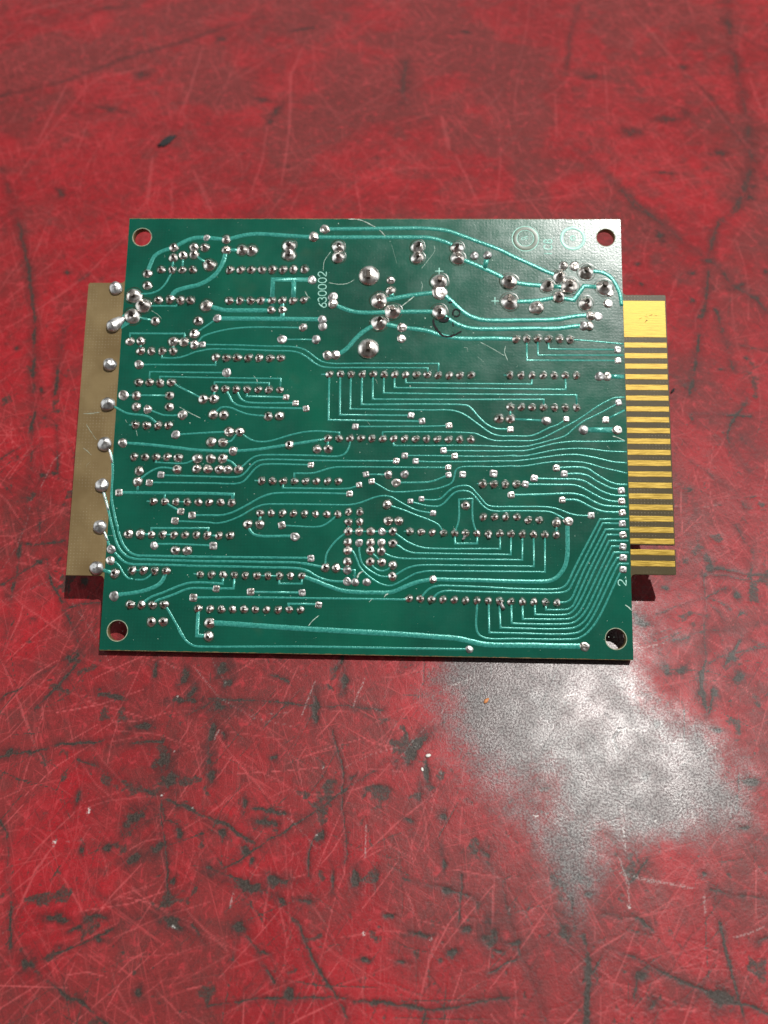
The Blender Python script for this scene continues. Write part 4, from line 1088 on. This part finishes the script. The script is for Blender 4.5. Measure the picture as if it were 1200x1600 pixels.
# tinned ends of the traces that run out onto the bare tab
TINNED = ((0.42, ((-1.7, 46.63), (-0.87, 45.51), (-0.35, 44.12), (0.0, 42.62))), (0.40, ((-1.83, 36.84), (-1.49, 35.6), (-0.78, 33.63), (-0.07, 31.53))), (0.44, ((-1.31, 27.21), (-0.49, 26.0), (0.18, 24.59))))
for w, pts in TINNED:
    V, F = ribbon(smooth_path(pts), w, 0.17, -0.03, 0.08)
    link('tinned_trace', mesh_from('tinned_trace', V, F), DULL, board)

# copper web beside the teardrop joint on the left tab
def slab(name, poly, z0, z1, mat, parent):
    n = len(poly)
    V = [(x, y, z0) for x, y in poly]+[(x, y, z1) for x, y in poly]
    F = [tuple(range(n, 2*n))]+[(k, (k+1) % n, n+(k+1) % n, n+k) for k in range(n)]
    return link(name, mesh_from(name, V, F, False), mat, parent)
slab('copper_web', [(-0.1, 75.0), (1.95, 76.34), (2.9, 78.07), (0.63, 79.0), (-0.1, 78.4)], -0.004, 0.048, TRACE, board)

# ---- gold edge contacts
def contact(x0, x1, y0, y1):
    z0, z1 = -0.032, 0.03
    b = 0.07
    V = [(x0, y0, z0), (x1, y0, z0), (x1, y1, z0), (x0, y1, z0), (x0+b*.3, y0+b, z1), (x1-b, y0+b, z1), (x1-b, y1-b, z1), (x0+b*.3, y1-b, z1)]
    F = [(4, 5, 6, 7), (0, 1, 5, 4), (1, 2, 6, 5), (2, 3, 7, 6), (3, 0, 4, 7)]
    return link('edge_contact', mesh_from('edge_contact', V, F, False), GOLD, board)
contact(W+0.02, XR-0.2, BIG_CONTACT[0][1], BIG_CONTACT[1][1])
for y0, y1 in CONTACT_ROWS: contact(W+0.05, XR-0.22+random.uniform(-.05, .05), y0, y1)
# dark nicks worn through the broad contact
for pts in (((121.6, 78.2), (122.3, 78.5)), ((122.9, 77.3), (123.3, 77.9), (123.6, 77.8)), ((123.0, 78.8), (123.6, 78.7)), ((124.0, 79.0), (124.7, 79.3)), ((123.3, 79.3), (123.45, 79.4)), ((125.2, 79.2), (125.8, 79.1))):
    V, F = ribbon(smooth_path(pts), 0.24, 0.01, 0.0315, 0.5, True)
    link('contact_nick', mesh_from('contact_nick', V, F), BLACK, board)

# ---- solder
def lathe(prof, seg, rnd, amp, lump=0.0):
    ph = [rnd.uniform(0, 6.28) for _ in range(6)]
    V = []; F = []
    for k, (r, z) in enumerate(prof):
        for j in range(seg):
            a = 2*math.pi*j/seg
            q = 1+amp*(math.sin(2*a+ph[0])*0.6+math.sin(3*a+ph[1])*0.4)+amp*0.5*math.sin(5*a+ph[2]+k)
            zz = z*(1+lump*math.sin(a+ph[3])+lump*0.6*math.sin(2*a+ph[4]+k*0.7))
            V.append((r*q*math.cos(a), r*q*math.sin(a), zz))
    n = len(prof)
    for k in range(n-1):
        for j in range(seg):
            F.append((k*seg+j, k*seg+(j+1) % seg, (k+1)*seg+(j+1) % seg, (k+1)*seg+j))
    V.append((0, 0, prof[-1][1]+prof[-1][0]*0.25)); c = len(V)-1
    for j in range(seg): F.append(((n-1)*seg+j, (n-1)*seg+(j+1) % seg, c))
    return V, F
def solid(V, F, bev=0.0):
    return V, F
FLUX = m_plain('brown_flux_ring', (0.022, 0.030, 0.016), 0.3)
def unit_mesh(name, V, F, mat, smooth=True, skirt=0):
    m = mesh_from(name, V, F, smooth); m.materials.append(mat)
    if skirt:
        m.materials.append(FLUX)
        for k in range(skirt): m.polygons[k].material_index = 1
    return m
SKIRT = [(1.26, -0.012), (1.2, 0.012)]
rv = random.Random(11)
CONE = [(1.04, -0.02), (1.0, 0.07), (0.93, 0.20), (0.80, 0.36), (0.62, 0.52), (0.46, 0.70), (0.34, 0.86), (0.20, 0.93)]
DOME = [(1.03, -0.02), (1.0, 0.10), (0.93, 0.26), (0.80, 0.42), (0.62, 0.54), (0.42, 0.62), (0.20, 0.66)]
BALL = [(0.98, -0.02), (1.03, 0.16), (1.0, 0.38), (0.88, 0.58), (0.70, 0.73), (0.48, 0.83), (0.22, 0.88)]
FLAT = [(1.02, -0.02), (0.99, 0.10), (0.90, 0.20), (0.74, 0.29), (0.54, 0.34), (0.40, 0.33), (0.26, 0.32)]
cone_m = [unit_mesh('pin_fillet', *lathe(SKIRT+[(r*0.95, z*0.95) for r, z in CONE], 16, rv, 0.11, 0.22), SOLDER, True, 32) for _ in range(8)]
dome_m = [unit_mesh('joint_fillet', *lathe(SKIRT+[(r*0.97, z*1.05) for r, z in (DOME if k % 2 else CONE)], 22, rv, 0.06, 0.16), SOLDER, True, 44) for k in range(8)]
fill_m = [unit_mesh('filled_hole', *lathe([(r, z*0.9) for r, z in (DOME if k % 3 else FLAT)], 18, rv, 0.08, 0.16), DULL if k % 2 else SOLDER) for k in range(6)]
ball_m = [unit_mesh('tab_ball', *lathe(BALL, 26, rv, 0.05, 0.10), DULL) for k in range(3)]
big_m = unit_mesh('mount_dome', *lathe([(r, z*0.8) for r, z in DOME], 32, rv, 0.01, 0.03), SOLDER)
def via_mesh(rnd):
    prof = [(1.02, -0.02), (1.0, 0.10), (0.86, 0.17), (0.52, 0.24), (0.40, 0.23), (0.26, 0.20)]
    V = []; F = []; seg = 16
    skew = rnd.uniform(-0.2, 0.2)
    for k, (r, z) in enumerate(prof):
        pw = (0.42, 0.45, 0.55, 0.9, 1, 1)[k]
        for j in range(seg):
            a = 2*math.pi*j/seg+math.pi/16
            c, s = math.cos(a), math.sin(a)
            x = math.copysign(abs(c)**pw, c); y = math.copysign(abs(s)**pw, s)
            V.append((r*x*(1+rnd.uniform(-.05, .05)), r*y*(1+rnd.uniform(-.05, .05)), z*(1+rnd.uniform(-.25, .25))+skew*0.1*x*(k > 1)))
    for k in range(len(prof)-1):
        for j in range(seg): F.append((k*seg+j, k*seg+(j+1) % seg, (k+1)*seg+(j+1) % seg, (k+1)*seg+j))
    F.append(tuple((len(prof)-1)*seg+j for j in range(seg)))
    return V, F
via_m = [unit_mesh('via', *via_mesh(rv), DULL if k % 2 else SOLDER) for k in range(6)]
def flat_lead(rnd):
    w, t, h = 0.46, 0.21, rnd.uniform(1.25, 1.6)
    lx, ly = rnd.uniform(-0.12, 0.12), rnd.uniform(-0.1, 0.3)
    V = []; F = []
    for k, s in enumerate((0, 0.55, 0.9, 1.0)):
        q = 1 if k < 2 else (0.92 if k == 2 else 0.7)
        for sx, sy in ((-1, -1), (1, -1), (1, 1), (-1, 1)):
            V.append((sx*w*q+lx*s*s, sy*t*q+ly*s*s, h*s))
    for k in range(3):
        for j in range(4): F.append((k*4+j, k*4+(j+1) % 4, (k+1)*4+(j+1) % 4, (k+1)*4+j))
    F.append((12, 13, 14, 15))
    return V, F
def round_lead(rnd):
    r, h = 0.33, rnd.uniform(1.1, 1.4)
    lx, ly = rnd.uniform(-0.2, 0.2), rnd.uniform(-0.2, 0.2)
    V = []; F = []; n = 10
    for k, s in enumerate((0, 0.6, 0.94, 1.0)):
        q = (1, 1, 1, 0.75)[k]
        for j in range(n):
            a = 2*math.pi*j/n
            V.append((r*q*math.cos(a)+lx*s*s, r*q*math.sin(a)+ly*s*s, h*s+(0.14*math.cos(a) if k > 1 else 0)))
    for k in range(3):
        for j in range(n): F.append((k*n+j, k*n+(j+1) % n, (k+1)*n+(j+1) % n, (k+1)*n+j))
    F.append(tuple(3*n+j for j in range(n)))
    return V, F
fl_m = [unit_mesh('flat_lead', *flat_lead(rv), LEAD, False) for _ in range(7)]
rl_m = [unit_mesh('round_lead', *round_lead(rv), LEAD, False) for _ in range(6)]

def put(name, meshes, x, y, r, rz=None, sz=1.0, z=0.0):
    o = link(name, rv.choice(meshes), None, board)
    o.location = (x*MM, y*MM, z*MM)
    o.rotation_euler = (0, 0, rv.uniform(0, 6.28) if rz is None else rz)
    o.scale = (r, r, r*sz)
    return o
def lead(joint, meshes, rz):
    c = link('lead', rv.choice(meshes), None, joint)
    c.rotation_euler = (0, 0, rz-joint.rotation_euler.z)
    return c
def spots(k):
    for e in PADS[k].split(';'):
        yield tuple(map(float, e.split()))
for x, y, r in spots('i'):
    j = put('pin_joint', cone_m, x, y, r, sz=rv.uniform(0.7, 1.0))
    lead(j, fl_m, rv.gauss(1.75, 0.35))
for x, y, r in spots('l'):
    j = put('solder_joint', dome_m, x, y, r, sz=rv.uniform(0.75, 1.0) if r < 0.9 else rv.uniform(0.6, 0.75))
    lead(j, rl_m, rv.uniform(0, 6.28))
for x, y, r in spots('B'):
    j = put('mounting_joint', [big_m], x, y, r, sz=0.9)
    c = lead(j, fl_m, 1.57); c.scale = (1.0, 1.0, 0.55)
for x, y, r in spots('d'): put('filled_hole', fill_m, x, y, r, sz=rv.uniform(0.6, 0.95))
for x, y, r in spots('v'): put('via_pad', via_m, x, y, r, rv.gauss(0, 0.12)+rv.choice((0, 1, 2, 3))*math.pi/2)
for k, (x, y, r) in enumerate(spots('m')):
    o = put('tab_solder', ball_m, x, y, r*0.95, z=-0.03, sz=rv.uniform(0.7, 0.85))
    if abs(y-75.7) < 1.2:
        # this one is drawn out towards the pads above it
        V, F = lathe(BALL, 28, rv, 0.02, 0.04)
        V2 = []
        for a, b, c in V:
            g = max(0.0, a*0.72+b*0.69)
            V2.append((a+0.95*g*g*0.9, b+0.95*g*g*0.75, c*(1-0.35*min(1, g))))
        o.data = unit_mesh('teardrop', V2, F, DULL); o.rotation_euler = (0, 0, 0); o.scale = (r*0.92, r*0.92, r*0.9)
        o.name = 'tab_solder'

# a few leads bent over beside their joints
for w, pts in ((0.78, ((86.47, 27.22), (86.59, 26.69), (86.68, 26.31))), (0.66, ((89.05, 12.22), (89.46, 11.38), (89.88, 10.59))), (0.5, ((81.33, 27.15), (81.09, 26.42), (80.81, 25.86)))):
    V, F = ribbon(smooth_path(pts), w, 0.3, 0.22, 0.05)
    link('bent_lead', mesh_from('bent_lead', V, F), DULL, board)

# ---- etched lettering and marks
GL = {
 '6': [[(.92, .92), (.6, .78), (.28, .55), (.1, .3), (.2, .08), (.5, 0), (.82, .08), (.95, .28), (.82, .48), (.5, .56), (.2, .46), (.1, .3)]],
 '3': [[(.12, .86), (.3, .97), (.55, 1), (.8, .93), (.88, .76), (.76, .6), (.48, .53)], [(.48, .53), (.8, .46), (.95, .28), (.84, .08), (.5, 0), (.2, .05), (.06, .18)]],
 '0': [[(.5, 1), (.2, .9), (.05, .62), (.05, .38), (.2, .1), (.5, 0), (.8, .1), (.95, .38), (.95, .62), (.8, .9), (.5, 1)]],
 '2': [[(.08, .76), (.2, .94), (.5, 1), (.8, .94), (.92, .76), (.8, .52), (.4, .25), (.05, 0)], [(.05, 0), (.95, 0)]],
 'I': [[(.5, 0), (.5, 1)]],
 'C': [[(.95, .82), (.75, .96), (.5, 1), (.2, .88), (.05, .6), (.05, .38), (.2, .1), (.5, 0), (.75, .04), (.95, .18)]],
 'B': [[(.1, 0), (.1, 1)], [(.1, 1), (.6, 1), (.85, .9), (.85, .65), (.6, .53), (.1, .53)], [(.6, .53), (.92, .42), (.92, .12), (.62, 0), (.1, 0)]],
 '+': [[(.5, 0), (.5, 1)], [(0, .5), (1, .5)]],
 ',': [[(.2, 0), (.8, 1)]],
}
def glyph(ch, cx, cy, w, h, lw, up=True, name='etched_digit'):
    """one character; up: the text runs along +Y, its top towards -X"""
    VV = []; FF = []
    for st in GL[ch]:
        pts = []
        for a, b in st:
            a = (a-0.5)*w; b = (b-0.5)*h
            pts.append((cx-b, cy+a) if up else (cx+a, cy+b))
        V, F = ribbon(smooth_path(pts, 0.15), lw, 0.05, wob=0.04)
        o = len(VV); VV += V; FF += [tuple(q+o for q in f) for f in F]
    return link(name, mesh_from(name, VV, FF), ETCH, board)
ETCH = m_plain('etched_copper_lettering', (0.38, 0.74, 0.63), 0.35, 0.0, 0.15, 1500)
for ch, cy, cx in (('6', 81.18, 47.51), ('3', 82.57, 47.47), ('0', 84.17, 47.42), ('0', 85.8, 47.37), ('0', 87.42, 47.33), ('2', 88.98, 47.28)):
    glyph(ch, cx, cy, 1.28, 1.95, 0.16)
for ch, cy, w in (('I', 94.33, 0.5), ('C', 95.95, 1.15), ('B', 97.45, 0.95)): glyph(ch, 100.73, cy, w, 1.85, 0.25, name='etched_letter')
glyph(',', 102.2, 98.25, 0.2, 0.3, 0.12, False, 'etched_tick')
glyph('2', 116.0, 16.85, 1.5, 1.75, 0.17)
glyph(',', 116.75, 18.0, 0.35, 0.45, 0.12, False, 'etched_tick')
glyph('+', 75.04, 89.85, 1.95, 1.6, 0.2, False, 'etched_plus')
glyph('+', 88.18, 82.45, 1.85, 1.95, 0.2, False, 'etched_plus')
def ring(name, cx, cy, r0, r1, h, mat, n=44):
    V = []; F = []
    b = min(0.12, (r1-r0)*0.3)
    for r, z in ((r1, -0.004), (r1-b, h), (r0+b, h), (r0, -0.004)):
        for k in range(n):
            a = 2*math.pi*k/n; V.append((cx+r*math.cos(a), cy+r*math.sin(a), z))
    for j in range(3):
        for k in range(n): F.append((j*n+k, j*n+(k+1) % n, (j+1)*n+(k+1) % n, (j+1)*n+k))
    return link(name, mesh_from(name, V, F), mat, board)
for hx, hy, hr in HOLES: ring('hole_rim', hx, hy, hr+0.02, hr+0.2, 0.012, RIM)
ring('etched_ring', 106.65, 98.2, 2.3, 3.05, 0.06, ETCH)
ring('etched_ring', 106.65, 98.3, 0.45, 0.72, 0.055, ETCH, 20)
ring('scraped_ring', 95.44, 98.1, 1.9, 3.1, 0.018, BROWN)
ring('scraped_ring', 95.44, 98.1, 2.98, 3.25, 0.05, ETCH)
ring('scraped_ring', 95.44, 98.2, 1.9, 2.12, 0.045, ETCH)
for dx, dy in ((-0.55, 0.0), (0.25, 0.25)):
    glyph('C', 95.44+dx, 98.1+dy, 0.75, 0.6, 0.14, False, 'etched_letter')
glyph('C', 106.6, 98.35, 0.55, 0.6, 0.12, False, 'etched_letter')

# ---- felt pen marks, scratches and dust on the board
for k, (w, pts) in enumerate(INK):
    V, F = ribbon(smooth_path(pts, 0.25), w*1.35, 0.006, 0.112+0.002*k if k not in (7, 8, 9) else 0.14+0.01*k, 0.22, True)
    link('pen_stroke', mesh_from('pen_stroke', V, F), INKM, board)
for k, (w, pts) in enumerate(SCRATCHES):
    V, F = ribbon(smooth_path(pts, 0.3), w, 0.004, 0.004 if k not in (0, 1, 2, 3, 10, 13) else 0.084, 0.5, True)
    link('scratch', mesh_from('scratch', V, F), SCR, board)
VV = []; FF = []
rd = random.Random(5)
for k in range(620):
    x, y = rd.uniform(1, W-1), rd.uniform(1, H-1)
    r = rd.uniform(0.03, 0.09) if k % 9 else rd.uniform(0.09, 0.2)
    o = len(VV); n = 5
    a0 = rd.uniform(0, 6)
    el = rd.uniform(0.25, 1)
    for j in range(n):
        a = a0+2*math.pi*j/n; rr = r*rd.uniform(0.6, 1.2)
        px_, py_ = rr*math.cos(a)*el, rr*math.sin(a)
        VV.append((x+px_*math.cos(a0)-py_*math.sin(a0), y+px_*math.sin(a0)+py_*math.cos(a0), 0.003))
    VV.append((x, y, 0.02)); 
    for j in range(n): FF.append((o+j, o+(j+1) % n, o+n))
tag(link('dust_specks', mesh_from('dust_specks', VV, FF), SCR, board), kind='stuff')

# ---- component side, facing the table
def under_box(name, cx, cy, w, d, h, mat, bev=0.4):
    bm = bmesh.new()
    bmesh.ops.create_cube(bm, size=1)
    for v in bm.verts: v.co = Vector(((cx+v.co.x*w)*MM, (cy+v.co.y*d)*MM, (-1.62-h/2+v.co.z*h)*MM))
    bmesh.ops.bevel(bm, geom=bm.edges[:], offset=bev*MM, segments=2, affect='EDGES')
    me = bpy.data.meshes.new(name); bm.to_mesh(me); bm.free()
    return link(name, me, mat, board)
def under_can(name, cx, cy, r, h, mat):
    V, F = lathe([(r, 0), (r, h-0.6), (r*0.97, h-0.2), (r*0.9, h), (r*0.5, h)], 28, random.Random(1), 0)
    V = [(x+cx, y+cy, -1.62-z) for x, y, z in V]
    return link(name, mesh_from(name, V, [f[::-1] for f in F]), mat, board)
under_box('transformer', 58, 84, 30, 24, 28.6, BLACK, 0.8)
for cx, cy, r, h in ((75, 85, 4.8, 15), (88.5, 83, 4.8, 15), (103, 84, 3.2, 9)): under_can('capacitor', cx, cy, r, h, BLUE)
for cx, cy, w in ((35, 93, 20), (66, 62, 36), (106, 62, 18), (33, 72, 19), (32, 60, 17), (50, 44, 20), (28, 37, 20), (50, 28, 24), (88, 36, 26)): under_box('integrated_circuit', cx, cy, w, 6.4, 3.4 if cy > 30 else 2.6, BLACK)

# ------------------------------------------------------------------ crumbs on the table
def crumb(name, pos, size, mat, label, cat, rz, seed):
    rnd = random.Random(seed)
    bm = bmesh.new()
    bmesh.ops.create_icosphere(bm, subdivisions=2, radius=1)
    for v in bm.verts:
        v.co *= rnd.uniform(0.75, 1.15)
        v.co = Vector((v.co.x*size[0]*MM, v.co.y*size[1]*MM, (max(v.co.z, -0.55)+0.5)*size[2]*MM))
    me = bpy.data.meshes.new(name); bm.to_mesh(me); bm.free()
    for p in me.polygons: p.use_smooth = True
    o = link(name, me, mat)
    o.location = (pos[0]*MM, pos[1]*MM, 0.0); o.rotation_euler = (0, 0, rz)
    return tag(o, label, cat)
WHITE = m_plain('white_paint_fleck', (0.78, 0.76, 0.70), 0.5)
ORANGE = m_plain('orange_fleck', (0.62, 0.24, 0.08), 0.6)
crumb('paint_fleck', (14.2, -20.9), (0.6, 0.42, 0.22), WHITE, 'small white fleck on the red table below the board', 'fleck', 0.3, 1)
crumb('paint_fleck', (13.0, -23.7), (0.28, 0.45, 0.2), WHITE, 'tiny white sliver below and left of the larger white fleck', 'fleck', 0.2, 2)
crumb('orange_crumb', (26.8, -9.1), (0.75, 0.4, 0.25), ORANGE, 'small orange crumb on the worn grey patch near the board edge', 'crumb', 0.8, 3)
crumb('black_sliver', (80.3, 76.6), (1.1, 0.35, 0.35), BLACK, 'thin black sliver on the table beside the gold contacts', 'sliver', 0.95, 4)
crumb('black_chip', (-75.9, 185.5), (4.4, 1.7, 0.25), BLACK, 'blurred black chip on red table above the upper left corner of board', 'chip', 0.95, 5)
